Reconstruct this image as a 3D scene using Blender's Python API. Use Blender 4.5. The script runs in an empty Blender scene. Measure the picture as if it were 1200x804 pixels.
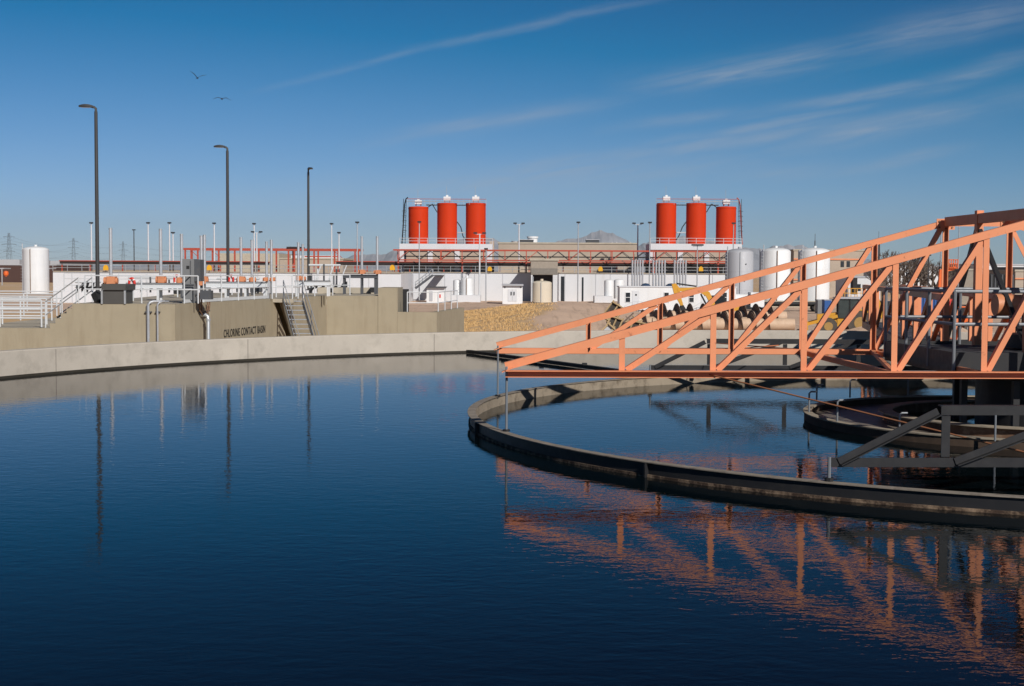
import bpy, math, random
from math import sin, cos, pi, radians as R_
from mathutils import Vector as V, Matrix, noise
random.seed(7)
scn = bpy.context.scene
COL = scn.collection

# ------------------------------------------------------------------ camera
F = 1636.5; PITCH = .0517; ROLL = -.0052; HC = 2.5
cr, sr = cos(ROLL), sin(ROLL)
_r = V((1, 0, 0)); FW = V((0, cos(PITCH), -sin(PITCH))); _u = V((0, sin(PITCH), cos(PITCH)))
RT = _r * cr - _u * sr; UP = _r * sr + _u * cr
CAM = V((0, 0, HC))
def ray(px, py): return FW + RT * ((px - 600) / F) + UP * ((402 - py) / F)
def at(px, py, D):
    d = ray(px, py); return CAM + d * (D / d.y)
def atz(px, py, z):
    d = ray(px, py); return CAM + d * ((z - HC) / d.z)
def X(px, D): return at(px, 318, D).x
def Z(px, py, D): return at(px, py, D).z
cd = bpy.data.cameras.new('camera'); cam = bpy.data.objects.new('camera', cd); COL.objects.link(cam)
cd.sensor_width = 36; cd.lens = F / 1200 * 36; cd.clip_start = .1; cd.clip_end = 60000
M4 = Matrix.Identity(4)
for i, a in enumerate((RT, UP, -FW)):
    for j in range(3): M4[j][i] = a[j]
M4.translation = CAM
cam.matrix_world = M4; scn.camera = cam

# ------------------------------------------------------------------ materials
def nn(nt, t, **k):
    n = nt.nodes.new(t)
    for a, b in k.items(): setattr(n, a, b)
    return n
def val(nt, s, v):
    if hasattr(v, 'node'): nt.links.new(v, s)
    else: s.default_value = v
def math_(nt, op, a, b=0., c=0., clamp=False):
    n = nn(nt, 'ShaderNodeMath', operation=op, use_clamp=clamp)
    val(nt, n.inputs[0], a); val(nt, n.inputs[1], b); val(nt, n.inputs[2], c)
    return n.outputs[0]
def ramp(nt, f, a, b):
    n = nn(nt, 'ShaderNodeMapRange'); n.clamp = True
    val(nt, n.inputs[0], f); n.inputs[1].default_value = a; n.inputs[2].default_value = b
    return n.outputs[0]
def mix(nt, f, a, b, mode='MIX'):
    n = nn(nt, 'ShaderNodeMix', data_type='RGBA', blend_type=mode)
    val(nt, n.inputs[0], f)
    for s, v in ((n.inputs[6], a), (n.inputs[7], b)):
        if hasattr(v, 'node'): nt.links.new(v, s)
        else: s.default_value = (*v[:3], 1)
    return n.outputs[2]
def noise_(nt, vec, scale, detail=4, rough=.55, dist=0):
    n = nn(nt, 'ShaderNodeTexNoise'); n.inputs['Scale'].default_value = scale
    n.inputs['Detail'].default_value = detail; n.inputs['Roughness'].default_value = rough
    n.inputs['Distortion'].default_value = dist
    nt.links.new(vec, n.inputs['Vector']); return n.outputs['Fac']
def mapping(nt, vec, scale=(1, 1, 1), rot=(0, 0, 0), loc=(0, 0, 0)):
    n = nn(nt, 'ShaderNodeMapping'); n.inputs['Scale'].default_value = scale
    n.inputs['Rotation'].default_value = rot; n.inputs['Location'].default_value = loc
    nt.links.new(vec, n.inputs['Vector']); return n.outputs[0]
MATS = {}
def mat(name, col, rough=.6, metal=0., var=.18, scale=1.5, dirt=None, dirt_amt=.0, streak=False, bump=0., bscale=20, spec=.4, lo=.5, hi=.75):
    m = bpy.data.materials.new(name); m.use_nodes = True; nt = m.node_tree
    b = nt.nodes['Principled BSDF']; b.inputs['Roughness'].default_value = rough
    b.inputs['Metallic'].default_value = metal; b.inputs['Specular IOR Level'].default_value = spec
    g = nn(nt, 'ShaderNodeNewGeometry').outputs['Position']
    f = noise_(nt, g, scale, 5)
    c = mix(nt, f, [x * (1 - var) for x in col], [min(1, x * (1 + var)) for x in col])
    if dirt_amt > 0:
        sv = mapping(nt, g, (1, 1, .12)) if streak else g
        d = noise_(nt, sv, scale * 2.3, 6, .65)
        d = math_(nt, 'MULTIPLY', ramp(nt, d, lo, hi), dirt_amt)
        c = mix(nt, d, c, dirt or [x * .35 for x in col])
    nt.links.new(c, b.inputs['Base Color'])
    r2 = noise_(nt, g, scale * 6, 3)
    nt.links.new(math_(nt, 'MULTIPLY_ADD', r2, .25, rough - .12, True), b.inputs['Roughness'])
    if bump:
        bp = nn(nt, 'ShaderNodeBump'); bp.inputs['Strength'].default_value = .6; bp.inputs['Distance'].default_value = bump
        nt.links.new(noise_(nt, g, bscale, 5, .6), bp.inputs['Height']); nt.links.new(bp.outputs[0], b.inputs['Normal'])
    MATS[name] = m; return m
def weather(m, rustcol, amt, sc):
    nt = m.node_tree; b = nt.nodes['Principled BSDF']; c = b.inputs['Base Color'].links[0].from_socket
    g = nn(nt, 'ShaderNodeNewGeometry').outputs['Position']
    f = math_(nt, 'MULTIPLY', ramp(nt, noise_(nt, g, sc, 6, .7), .62, .74), amt)
    c = mix(nt, f, c, rustcol)
    fade = math_(nt, 'MULTIPLY', ramp(nt, noise_(nt, mapping(nt, g, (1, 1, .4)), .9, 4), .45, .7), .35)
    nt.links.new(mix(nt, fade, c, (.80, .36, .19)), b.inputs['Base Color'])
orange = mat('orange_paint', (.75, .270, .125), .55, var=.12, scale=1.2, dirt=(.42, .15, .08), dirt_amt=.4, lo=.55, hi=.8)
weather(orange, (.20, .07, .035), .8, 9)
rust = mat('rusty_steel', (.16, .09, .055), .85, var=.5, scale=3, dirt=(.4, .3, .2), dirt_amt=.6)
darksteel = mat('dark_steel', (.018, .018, .02), .55, var=.3, scale=2, dirt=(.045, .04, .034), dirt_amt=.5)
framem = mat('black_frame_paint', (.015, .015, .017), .5, var=.3, scale=2, dirt=(.034, .033, .034), dirt_amt=.5)
greysteel = mat('grey_steel', (.075, .08, .09), .55, var=.25, scale=2, dirt=(.14, .12, .1), dirt_amt=.4)
railgrey = mat('grey_handrail', (.20, .215, .235), .5, .2, var=.15, scale=3)
galv = mat('galvanised_steel', (.5, .52, .54), .42, .55, var=.15, scale=3)
alum = mat('white_rail_paint', (.66, .68, .7), .4, .1, var=.1, scale=2)
silverp = mat('silver_pipe', (.62, .63, .65), .35, .6, var=.15, scale=2)
lampm = mat('lamp_post_bronze', (.055, .054, .055), .5, .2, var=.2, scale=2)
concrete = mat('tank_concrete', (.50, .45, .385), .9, var=.18, scale=1.1, dirt=(.27, .24, .2), dirt_amt=.45, bump=.006, bscale=14)
beige = mat('beige_concrete', (.345, .30, .218), .9, var=.13, scale=1.3, dirt=(.25, .205, .14), dirt_amt=.6, streak=True, bump=.003, bscale=20)
deckm = mat('deck_concrete', (.45, .40, .32), .9, var=.15, scale=.8, dirt=(.25, .22, .17), dirt_amt=.5)
white = mat('white_paint', (.74, .75, .76), .5, var=.06, scale=.4, dirt=(.5, .48, .44), dirt_amt=.35, streak=True)
whitewall = mat('white_wall_paint', (.65, .665, .695), .7, var=.08, scale=.12, dirt=(.5, .49, .47), dirt_amt=.45, streak=True)
greytank = mat('grey_tank_paint', (.42, .43, .46), .5, var=.08, scale=.3, dirt=(.3, .3, .32), dirt_amt=.3, streak=True)
silored = mat('red_orange_silo_paint', (.58, .040, .006), .6, spec=.12, var=.07, scale=.25, dirt=(.42, .04, .014), dirt_amt=.35, streak=True)
redsteel = mat('red_structural_paint', (.42, .07, .038), .6, var=.15, scale=.5)
cabglass = mat('cab_glass', (.05, .062, .06), .15, var=.5, scale=2, spec=.6)
dustyrim = mat('dusty_rim', (.36, .22, .07), .7, var=.3, scale=4)
roofdark = mat('dark_canopy_roof', (.03, .022, .02), .8, var=.3, scale=.3)
brown = mat('brown_brick', (.075, .038, .03), .9, var=.2, scale=.2)
tan = mat('tan_block_wall', (.43, .36, .29), .9, var=.1, scale=.2, dirt=(.26, .21, .16), dirt_amt=.4)
tan2 = mat('tan_split_block', (.33, .285, .235), .95, var=.2, scale=2.5)
creamt = mat('cream_tank_paint', (.62, .55, .44), .6, var=.08, scale=.4)
yellow = mat('machine_yellow', (.62, .31, .03), .5, var=.1, scale=1)
amber = mat('amber_plastic', (.72, .38, .02), .4, var=.08, scale=3)
copper = mat('copper_actuator_paint', (.62, .25, .12), .5, var=.25, scale=5)
redp = mat('red_plastic', (.6, .03, .02), .45, var=.1, scale=3)
tyre = mat('dusty_tyre', (.085, .072, .06), .9, var=.3, scale=4)
black = mat('black_rubber', (.018, .018, .019), .7, var=.3, scale=4)
glass = mat('dark_window_glass', (.02, .025, .03), .12, var=.2, scale=1, spec=.6)
tanscrew = mat('tan_screw_paint', (.60, .43, .30), .6, var=.12, scale=.8, dirt=(.35, .22, .14), dirt_amt=.5)
flightm = mat('weathered_screw_flight', (.19, .135, .105), .85, var=.4, scale=1.5)
timber = mat('yellow_timber', (.42, .30, .16), .85, var=.3, scale=2)
blue = mat('blue_container_paint', (.02, .09, .30), .55, var=.15, scale=.6)
orangem = mat('orange_machine_paint', (.72, .13, .02), .5, var=.1, scale=1)
bark = mat('bare_branches', (.13, .10, .08), .95, var=.3, scale=1)
greycab = mat('grey_cabinet_paint', (.19, .195, .2), .5, var=.08, scale=1.5)
earth = mat('loose_earth', (.33, .21, .135), 1., var=.3, scale=.8, bump=.05, bscale=4)
birdm = mat('dark_feathers', (.03, .03, .032), .8, var=.3, scale=5)
scum = mat('scummy_water', (.17, .145, .12), .5, var=.5, scale=1.2, bump=.01, bscale=6)
lettm = mat('black_letters', (.012, .012, .012), .7, var=.1, scale=3)

# ------------------------------------------------------------------ mesh builder
class MB:
    def __init__(s, T=None): s.v = []; s.f = []; s.T = T
    def add(s, vs, fs):
        n = len(s.v)
        s.v += [s.T @ V(p) if s.T else V(p) for p in vs]; s.f += [tuple(i + n for i in f) for f in fs]; return s
    def box(s, a, b):
        x0, y0, z0 = (min(a[i], b[i]) for i in range(3)); x1, y1, z1 = (max(a[i], b[i]) for i in range(3))
        return s.add([(x0, y0, z0), (x1, y0, z0), (x1, y1, z0), (x0, y1, z0), (x0, y0, z1), (x1, y0, z1), (x1, y1, z1), (x0, y1, z1)],
              [(0, 3, 2, 1), (4, 5, 6, 7), (0, 1, 5, 4), (1, 2, 6, 5), (2, 3, 7, 6), (3, 0, 4, 7)])
    def bar(s, p, q, w, h, up=(0, 0, 1)):
        p, q = V(p), V(q); d = (q - p).normalized(); sd = d.cross(V(up))
        if sd.length < 1e-5: sd = d.cross(V((0, 1, 0)))
        sd.normalize(); u = sd.cross(d)
        a, b = sd * (w / 2), u * (h / 2)
        return s.add([p - a - b, p + a - b, p + a + b, p - a + b, q - a - b, q + a - b, q + a + b, q - a + b],
              [(0, 1, 2, 3), (7, 6, 5, 4), (0, 4, 5, 1), (1, 5, 6, 2), (2, 6, 7, 3), (3, 7, 4, 0)])
    def tube(s, pts, r, n=8, r1=None, cap=True):
        pts = [V(p) for p in pts]; m = len(pts); vs = []; fs = []; ref = None
        for i, p in enumerate(pts):
            d = (pts[min(i + 1, m - 1)] - pts[max(i - 1, 0)]).normalized()
            a = d.cross(V((0, 0, 1))) if ref is None else ref - d * ref.dot(d)
            if a.length < 1e-4: a = d.cross(V((0, 1, 0)))
            a.normalize(); ref = a; b = d.cross(a)
            rr = r if r1 is None else r + (r1 - r) * i / (m - 1)
            vs += [p + (a * cos(2 * pi * k / n) + b * sin(2 * pi * k / n)) * rr for k in range(n)]
        for i in range(m - 1):
            for k in range(n): fs.append((i * n + k, (i + 1) * n + k, (i + 1) * n + (k + 1) % n, i * n + (k + 1) % n))
        if cap: fs += [tuple(range(n)), tuple(reversed(range((m - 1) * n, m * n)))]
        return s.add(vs, fs)
    def lathe(s, c, prof, n=32, a0=0, a1=2 * pi, closed=True):
        c = V(c); vs = []; fs = []; full = abs(a1 - a0 - 2 * pi) < 1e-6; k = n if full else n + 1; m = len(prof)
        for i in range(k):
            t = a0 + (a1 - a0) * i / n
            vs += [c + V((r * cos(t), r * sin(t), z)) for r, z in prof]
        for i in range(n):
            j = (i + 1) % k
            for q in range(m if closed else m - 1):
                w = (q + 1) % m; fs.append((i * m + q, j * m + q, j * m + w, i * m + w))
        return s.add(vs, fs)
    def cyl(s, c, r, h, n=32, dome=0, ring=None):
        prof = [(0, 0), (r, 0), (r, h)]
        if dome: prof += [(r * cos(a), h + dome * sin(a)) for a in (.35, .7, 1.05, 1.35)] + [(0, h + dome)]
        else: prof += [(0, h)]
        return s.lathe(c, prof, n, closed=False)
    def prism(s, poly, ext):
        poly = [V(p) for p in poly]; n = len(poly); e = V(ext)
        return s.add(poly + [p + e for p in poly], [tuple(range(n)), tuple(reversed(range(n, 2 * n)))] +
              [(i, i + n, (i + 1) % n + n, (i + 1) % n) for i in range(n)])
    def build(s, name, m, parent=None, loc=None, smooth=False):
        o0 = V(parent['_o']) if parent is not None else (V(loc) if loc is not None else V((0, 0, 0)))
        me = bpy.data.meshes.new(name); me.from_pydata([p - o0 for p in s.v], [], s.f); me.materials.append(m)
        import bmesh
        bm = bmesh.new(); bm.from_mesh(me); bmesh.ops.recalc_face_normals(bm, faces=bm.faces)
        if smooth:
            for f in bm.faces: f.smooth = True
            for e in bm.edges:
                if len(e.link_faces) == 2 and e.calc_face_angle(0) > .6: e.smooth = False
        bm.to_mesh(me); bm.free()
        o = bpy.data.objects.new(name, me); COL.objects.link(o)
        if parent is not None: o.parent = parent; o['_o'] = tuple(o0)
        else: o.location = o0; o['_o'] = tuple(o0)
        return o
def tag(o, label, cat, group=None):
    o['label'] = label; o['category'] = cat
    if group: o['group'] = group
    return o
def thing(name, label, cat, loc, group=None):
    o = bpy.data.objects.new(name, None); COL.objects.link(o); o.location = loc; o['_o'] = tuple(loc); o.empty_display_size = .1
    return tag(o, label, cat, group)
def struct(o, kind='structure'): o['kind'] = kind; return o
def copy_tree(o, loc, label, parent=None):
    c = o.copy(); COL.objects.link(c)
    if parent is None: c.location = loc; c['label'] = label; c['_o'] = tuple(loc)
    else: c.parent = parent
    for ch in o.children: copy_tree(ch, None, None, c)
    return c
def pbox(px0, py0, px1, py1, D, dep):
    """world-aligned box at distance D whose front face spans these photo bounds"""
    pm = (px0 + px1) / 2
    return (X(px0, D), D, Z(pm, py1, D)), (X(px1, D), D + dep, Z(pm, py0, D))

# ------------------------------------------------------------------ ground, mountains, water
GZ = -2.8
BUMPS = [(at(716, 0, 97), 2.6, 3.5, 1.2), (at(672, 0, 140), 10, 16, 1.9), (at(648, 0, 122), 5, 14, .7), (at(640, 0, 116), 9, 12, .7), (at(1082, 0, 100), 4.2, 5, 2.0), (at(990, 0, 101), 7.0, 6, .86), (at(575, 0, 150), 10, 14, .5)]
def gz(x, y):
    z = GZ
    for c, sx, sy, h in BUMPS: z += h * math.exp(-((x - c.x) / sx) ** 2 - ((y - c.y) / sy) ** 2)
    if 40 < y < 240 and -90 < x < 110: z += .16 * noise.noise((x * .3, y * .3, 0)) + .06 * noise.noise((x * 1.1, y * 1.1, 3))
    return z
def axis(a, b, step, far):
    t = [a + i * step for i in range(int((b - a) / step) + 1)]; lo = []; k = step; p = a
    while p > -far: k *= 1.5; p -= k; lo.append(p)
    p = t[-1]; k = step; hi = []
    while p < far: k *= 1.5; p += k; hi.append(p)
    return lo[::-1] + t + hi
xs = axis(-40, 80, 1.2, 9000); ys = axis(-10, 180, 1.2, 9500)
mb = MB(); nx = len(xs)
mb.v = [V((x, y, gz(x, y))) for y in ys for x in xs]
mb.f = [(j * nx + i, j * nx + i + 1, (j + 1) * nx + i + 1, (j + 1) * nx + i) for j in range(len(ys) - 1) for i in range(nx - 1)]
gm = mat('dry_earth', (.63, .45, .33), 1., var=.25, scale=.12, bump=.06, bscale=1.2)
nt = gm.node_tree; g = nn(nt, 'ShaderNodeNewGeometry').outputs['Position']; b = nt.nodes['Principled BSDF']
base = b.inputs['Base Color'].links[0].from_socket
fine = noise_(nt, g, .9, 8, .7); base = mix(nt, ramp(nt, fine, .1, .5), [.52, .37, .27], base)
gn = math_(nt, 'ADD', noise_(nt, g, .05, 5, .6), math_(nt, 'MULTIPLY', noise_(nt, g, .5, 4), .25))
c2 = mix(nt, noise_(nt, g, 1.6, 6, .7), [.50, .33, .16], [.66, .44, .22])
sx = nn(nt, 'ShaderNodeSeparateXYZ'); nt.links.new(g, sx.inputs[0])
# dry grass grows west of the dirt track
west = math_(nt, 'SUBTRACT', math_(nt, 'MULTIPLY', sx.outputs[1], .028), sx.outputs[0])
west = math_(nt, 'ADD', west, math_(nt, 'MULTIPLY', math_(nt, 'SUBTRACT', gn, .6), 9))
gmask = math_(nt, 'MULTIPLY', ramp(nt, west, .0, 1.2), ramp(nt, sx.outputs[1], 185, 150))
farg = math_(nt, 'MULTIPLY', ramp(nt, sx.outputs[1], 260, 330), ramp(nt, gn, .5, .62))
gmask = math_(nt, 'MAXIMUM', gmask, farg)
rut = noise_(nt, mapping(nt, g, (1.6, .12, 1), (0, 0, .35)), 1., 5, .6, .8)
base = mix(nt, math_(nt, 'MULTIPLY', ramp(nt, rut, .52, .66), .5), base, [.34, .24, .17])
base = mix(nt, math_(nt, 'MULTIPLY', ramp(nt, noise_(nt, g, 3.5, 4, .7), .62, .7), .5), base, [.36, .26, .19])
base = mix(nt, math_(nt, 'MULTIPLY', gmask, .85), base, c2)
nt.links.new(base, b.inputs['Base Color'])
struct(mb.build('ground', gm, smooth=True))

MD = 8500.
def prof(px):
    pts = [(-600, 317), (-100, 314), (200, 312), (330, 300), (400, 303), (440, 298), (470, 295), (520, 288), (556, 274), (575, 281), (600, 291), (640, 287), (664, 279), (684, 275), (703, 270), (718, 277), (730, 282),
           (748, 287), (760, 280), (775, 284), (800, 276), (826, 279), (850, 286), (875, 290), (900, 289), (925, 284), (940, 286), (960, 293), (990, 299), (1040, 306), (1120, 312), (1300, 315), (1900, 318)]
    for (a, p), (c, q) in zip(pts, pts[1:]):
        if a <= px <= c:
            t = (px - a) / (c - a); return p + (q - p) * t
    return 318
mb = MB(); cols = [-600 + i * 2.5 for i in range(1001)]; rows = 15
for j in range(rows):
    t = j / (rows - 1) * 2 - 1
    for px in cols:
        jag = 1.8 * noise.noise((px * .09, 0, 0)) + 1.3 * noise.noise((px * .25, 3, 0)) + .8 * noise.noise((px * .6, 7, 0))
        h = max(0, (318.5 - prof(px) + jag) / F * MD); x = X(px, MD)
        yy = MD + t * 620
        k = (1 - abs(t)) ** 1.15
        n_ = noise.fractal((x * .004, yy * .004, 1), 1., 2., 5)
        mb.v.append(V((x, yy, GZ - 2 + h * k * (1 + .34 * n_ * (1.15 - k)) + 16 * n_ * k)))
nc = len(cols)
mb.f = [(j * nc + i, j * nc + i + 1, (j + 1) * nc + i + 1, (j + 1) * nc + i) for j in range(rows - 1) for i in range(nc - 1)]
struct(mb.build('mountain', mat('mountain_rock', (.33, .32, .335), 1., var=.35, scale=.01), smooth=False))

CX, CY, RW, RR, HR, HW, HT, AO, BO, ROT = 8.69, 23.11, 21.89, 9.37, .19, .62, 1.026, 2.804, 7.567, -.0326
_c, _s = cos(ROT), sin(ROT)
def L(x, y, z): return V((CX + x * _c + y * _s, CY - x * _s + y * _c, z))
CC = V((CX, CY, 0))
mb = MB(); mb.lathe(CC, [(0, 0), (RW + .02, 0)], 128, closed=False)
wm = bpy.data.materials.new('tank_water'); wm.use_nodes = True; nt = wm.node_tree; b = nt.nodes['Principled BSDF']
b.inputs['Base Color'].default_value = (.0015, .0045, .006, 1); b.inputs['Roughness'].default_value = .012; b.inputs['IOR'].default_value = 1.185
g = nn(nt, 'ShaderNodeNewGeometry').outputs['Position']
n1 = noise_(nt, mapping(nt, g, (3.4, 5.6, 1), (0, 0, .12)), 1., 3, .5, .3)
n2 = noise_(nt, mapping(nt, g, (10, 14, 1), (0, 0, -.2)), 1., 2, .5, .2)
calm = noise_(nt, g, .16, 2)
h = math_(nt, 'ADD', math_(nt, 'MULTIPLY', n1, 1.), math_(nt, 'MULTIPLY', n2, .42))
h = math_(nt, 'MULTIPLY', h, ramp(nt, calm, .15, .75))
bp = nn(nt, 'ShaderNodeBump'); bp.inputs['Strength'].default_value = 1; bp.inputs['Distance'].default_value = .0038
nt.links.new(h, bp.inputs['Height']); nt.links.new(bp.outputs[0], b.inputs['Normal'])
struct(mb.build('water', wm))

# concrete tank wall (ring)
tw = MB(); tw.lathe(CC, [(RW, GZ - .6), (RW, HW - .02), (RW + .02, HW), (RW + .30, HW), (RW + .32, HW - .02), (RW + .32, GZ - .6)], 192)
t = thing('clarifier_tank', 'round pale concrete tank wall holding the dark blue water', 'tank', CC)
tw.build('wall', concrete, t, smooth=True)
for k in range(22):
    a_ = 2 * pi * (k + .35) / 22; T_ = Matrix.Translation(CC) @ Matrix.Rotation(a_, 4, 'Z')
    MB(T_).box((RW - .004, -.011, .06), (RW + .012, .011, HW - .03)).build('joint', MATS['joint_sealant'] if 'joint_sealant' in MATS else mat('joint_sealant', (.25, .22, .19), .9), t)
st = MB(); st.lathe(CC, [(RW - .006, -.03), (RW - .006, .055), (RW + .01, .06), (RW + .01, -.03)], 192)
st.build('waterline_stain', mat('algae_stain', (.035, .03, .022), .8, var=.5, scale=1.5), t)
# weir on near-right dark? floating skimmer boom from the wall to the weir ring
p0 = atz(549, 413.3, .02); p1 = atz(742, 439, .02)
t = thing('skimmer_boom', 'black floating skimmer boom reaching from tank wall to the ring', 'skimmer', p0)
MB().bar(p0 + V((0, 0, .04)), p1 + V((0, 0, .04)), .16, .09).build('blade', black, t)
for k in (.25, .5, .75):
    q = p0.lerp(p1, k); MB().box(q - V((.06, .12, -.085)), q + V((.06, .12, .13))).build('bracket', black, t)

# weir ring hung from the trusses
t = thing('weir_ring', 'large dark steel weir ring in the water under the orange trusses', 'weir ring', CC)
MB().lathe(CC, [(RR - .012, -.35), (RR - .012, HR - .012), (RR + .012, HR - .012), (RR + .012, -.35)], 160).build('plate', darksteel, t, smooth=True)
MB().lathe(CC, [(RR - .085, HR - .012), (RR - .085, HR), (RR + .05, HR), (RR + .05, HR - .012)], 160).build('top_flange', mat('weathered_flange', (.26, .225, .185), .85, var=.35, scale=3.5, dirt=(.09, .07, .055), dirt_amt=.85), t, smooth=True)
MB().lathe(CC, [(RR + .012, .0), (RR + .012, .034), (RR + .034, .034), (RR + .034, .0)], 160).build('rusty_angle', mat('rust_scale', (.05, .03, .02), .9, var=.8, scale=3, dirt=(.34, .24, .16), dirt_amt=.85, bump=.01, bscale=30, lo=.45, hi=.66), t, smooth=True)
inm = mat('scaled_concrete_liner', (.30, .25, .19), .95, var=.3, scale=2, dirt=(.10, .075, .05), dirt_amt=.8, bump=.01, bscale=12)
MB().lathe(CC, [(RR - .06, -.3), (RR - .06, HR - .02), (RR - .013, HR - .02), (RR - .013, -.3)], 160).build('liner', inm, t, smooth=True)
for k in range(12):
    a = 2 * pi * k / 12 + .2; q = CC + V((cos(a), sin(a), 0)) * (RR + .02)
    MB(Matrix.Translation(q) @ Matrix.Rotation(a, 4, 'Z')).box((-.02, -.012, -.02), (.05, .012, HR - .015)).build('joint', darksteel, t)

# feedwell rings in the middle
RF = 3.72
t = thing('feedwell', 'low round rusty feedwell ring around the central drive column', 'feedwell', CC)
MB().lathe(CC, [(RF - .03, -.4), (RF - .03, .125), (RF + .03, .125), (RF + .03, -.4)], 96).build('outer_ring', mat('dark_rust', (.075, .05, .034), .9, var=.5, scale=3, dirt=(.16, .11, .07), dirt_amt=.4), t, smooth=True)
MB().lathe(CC, [(RF - .09, .126), (RF - .09, .145), (RF + .05, .145), (RF + .05, .126)], 96).build('lip', mat('pale_lip', (.34, .29, .22), .9, var=.35, scale=3, dirt=(.13, .1, .07), dirt_amt=.6), t, smooth=True)
MB().lathe(CC, [(2.35, -.4), (2.35, .16), (2.43, .16), (2.43, -.4)], 64).build('inner_ring', rust, t, smooth=True)
MB().lathe(CC, [(2.28, .161), (2.28, .18), (2.52, .18), (2.52, .161)], 64).build('inner_lip', MATS['pale_lip'], t, smooth=True)
o = MB().lathe(CC, [(2.44, .012), (RF - .035, .012)], 96, closed=False).build('scum', scum); struct(o, 'stuff')
for px, y0, y1, hook in ((957, 451, 470, 1), (948, 459, 484, 1), (981, 469, 495, 1), (996, 445, 466, 1), (1054, 484, 501, 1), (1064, 444, 463, 0), (1166, 485, 517, 0)):
    D = atz(px, y1, .13).y; q = at(px, y1, D); h = Z(px, y0, D)
    pts = [q, V((q.x, q.y, h - .03))] + ([V((q.x + .03, q.y, h)), V((q.x + .12, q.y, h))] if hook else [V((q.x, q.y, h))])
    MB().tube(pts, .016, 8).build('vent_pipe', railgrey, t)

# ------------------------------------------------------------------ trusses
def angle(mb, p, q, w, dep, yd, edge, nrm):
    """L-shaped steel section from p to q: plate of width w facing -nrm, flange of depth dep running along yd*nrm at the given edge (+1/-1 across)"""
    p, q = V(p), V(q); d = (q - p).normalized(); n = V(nrm); s = n.cross(d).normalized()
    if s.z < 0 or (abs(s.z) < .2 and s.x < 0): s = -s
    mb.bar(p, q, w, .014, n)
    e = s * (edge * (w / 2 - .0055)); f = n * (yd * (dep / 2 + .0075))
    mb.bar(p + e + f, q + e + f, .011, dep, n)
    return mb
NY = L(0, 1, 0) - L(0, 0, 0)
XT = -8.88; XP = [-7.2, -5.88, -4.56, -3.24, -1.92, -.6]
ZP = 3.42
def ztop(x): return HT + .1 + (ZP - HT - .1) * (x - XT) / (-.6 - XT) if x <= -.6 else (ZP if x < .6 else HT + .1 + (ZP - HT - .1) * (-XT - x) / (-.6 - XT))
clar = thing('truss_bridge', 'large orange steel truss arms spanning the weir ring from tip to centre', 'truss', L(0, 0, 0))
for sgn in (-1, 1):
    y = sgn * AO; out = sgn
    fr = MB().bar(L(XT - .05, y, HT + .02), L(XT + .12, y, HT + .09), .012, .14, NY).build('truss_frame' if False else 'tip_plate', orange, clar)
    def part(nm, mb_): return mb_.build(nm, orange, clar)
    # chords
    for m in (-1, 1):
        a, b2 = (XT, -.6) if m < 0 else (.6, -XT)
        part('top_chord', angle(MB(), L(a, y, ztop(a)), L(b2, y, ztop(b2)), .112, .11, 1, 1, NY))
    part('top_chord', angle(MB(), L(-.6, y, ZP), L(.6, y, ZP), .112, .11, 1, 1, NY))
    z0, z1 = HT - .045, HT + .045
    bc = MB()
    bc.bar(L(XT, y, HT), L(-XT, y, HT), .09, .012, NY)
    for z in (z0, z1):
        d = .17 if z == z1 else .09
        bc.bar(L(XT, y + out * (d / 2 + .007), z), L(-XT, y + out * (d / 2 + .007), z), .011, d, (0, 0, 1)) if False else bc.bar(L(XT, y + out * (d / 2 + .007), z), L(-XT, y + out * (d / 2 + .007), z), d, .011, (0, 0, 1))
    part('bottom_chord', bc)
    oy = .016
    for m in (-1, 1):
        for i, x in enumerate(XP):
            xx = x * -m
            part('post', angle(MB(), L(xx, y + oy, HT + .03), L(xx, y + oy, ztop(x) - .03), .085, .09, -1 if sgn > 0 else 1, 1, NY))
            if i < 5:
                x2 = XP[i + 1] * -m
                part('diagonal', angle(MB(), L(xx + .07 * -m, y + oy * 2, HT + .05), L(x2 - .09 * -m * .6, y + oy * 2, ztop(XP[i + 1]) - .08), .082, .08, 1, 1, NY))
    # hanger rods down to the ring
    for xx in (XT + .02, -XT - .02):
        rod = MB().tube([L(xx, y, HR - .02), L(xx, y, HT + .1)], .018, 8).build('hanger_rod', railgrey, clar)
        MB().tube([L(xx, y, HR), L(xx, y, HR + .03)], .05, 8).build('nut', darksteel, rod)
for sgn in (-1, 1):
    for x in (-.6, .6):
        g_ = MB().bar(L(x - .17, sgn * AO - .016, ZP - .02), L(x + .17, sgn * AO - .016, ZP - .02), .2, .012, NY).build('gusset', orange, clar)
        for dx, dz_ in ((-.12, .05), (-.12, -.06), (.12, .05), (.12, -.06), (0, -.08)):
            MB().tube([L(x + dx, sgn * AO - .04, ZP - .02 + dz_), L(x + dx, sgn * AO - .023, ZP - .02 + dz_)], .018, 6).build('bolt', rust, g_)
for x in (-.6, .6):
    MB().bar(L(x, -AO + .1, ZP + .02), L(x, AO - .1, ZP + .02), .1, .17, (0, 0, 1)).build('cross_beam', orange, clar)
    for yy in (-1.1, 1.1):
        MB().bar(L(x, yy, 1.25), L(x, yy, ZP + .16), .12, .12, NY).build('cage_post', orange, clar)
    MB().bar(L(x, -AO + .15, 1.2), L(x, -1.15, ZP - .1), .07, .07, (1, 0, 0)).build('cage_brace', darksteel, clar)
    MB().bar(L(x, AO - .15, 1.2), L(x, 1.15, ZP - .1), .07, .07, (1, 0, 0)).build('cage_brace', darksteel, clar)
    MB().bar(L(x, -1.1, 1.3), L(x, 1.1, ZP - .15), .07, .07, (1, 0, 0)).build('cage_brace', darksteel, clar)
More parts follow.
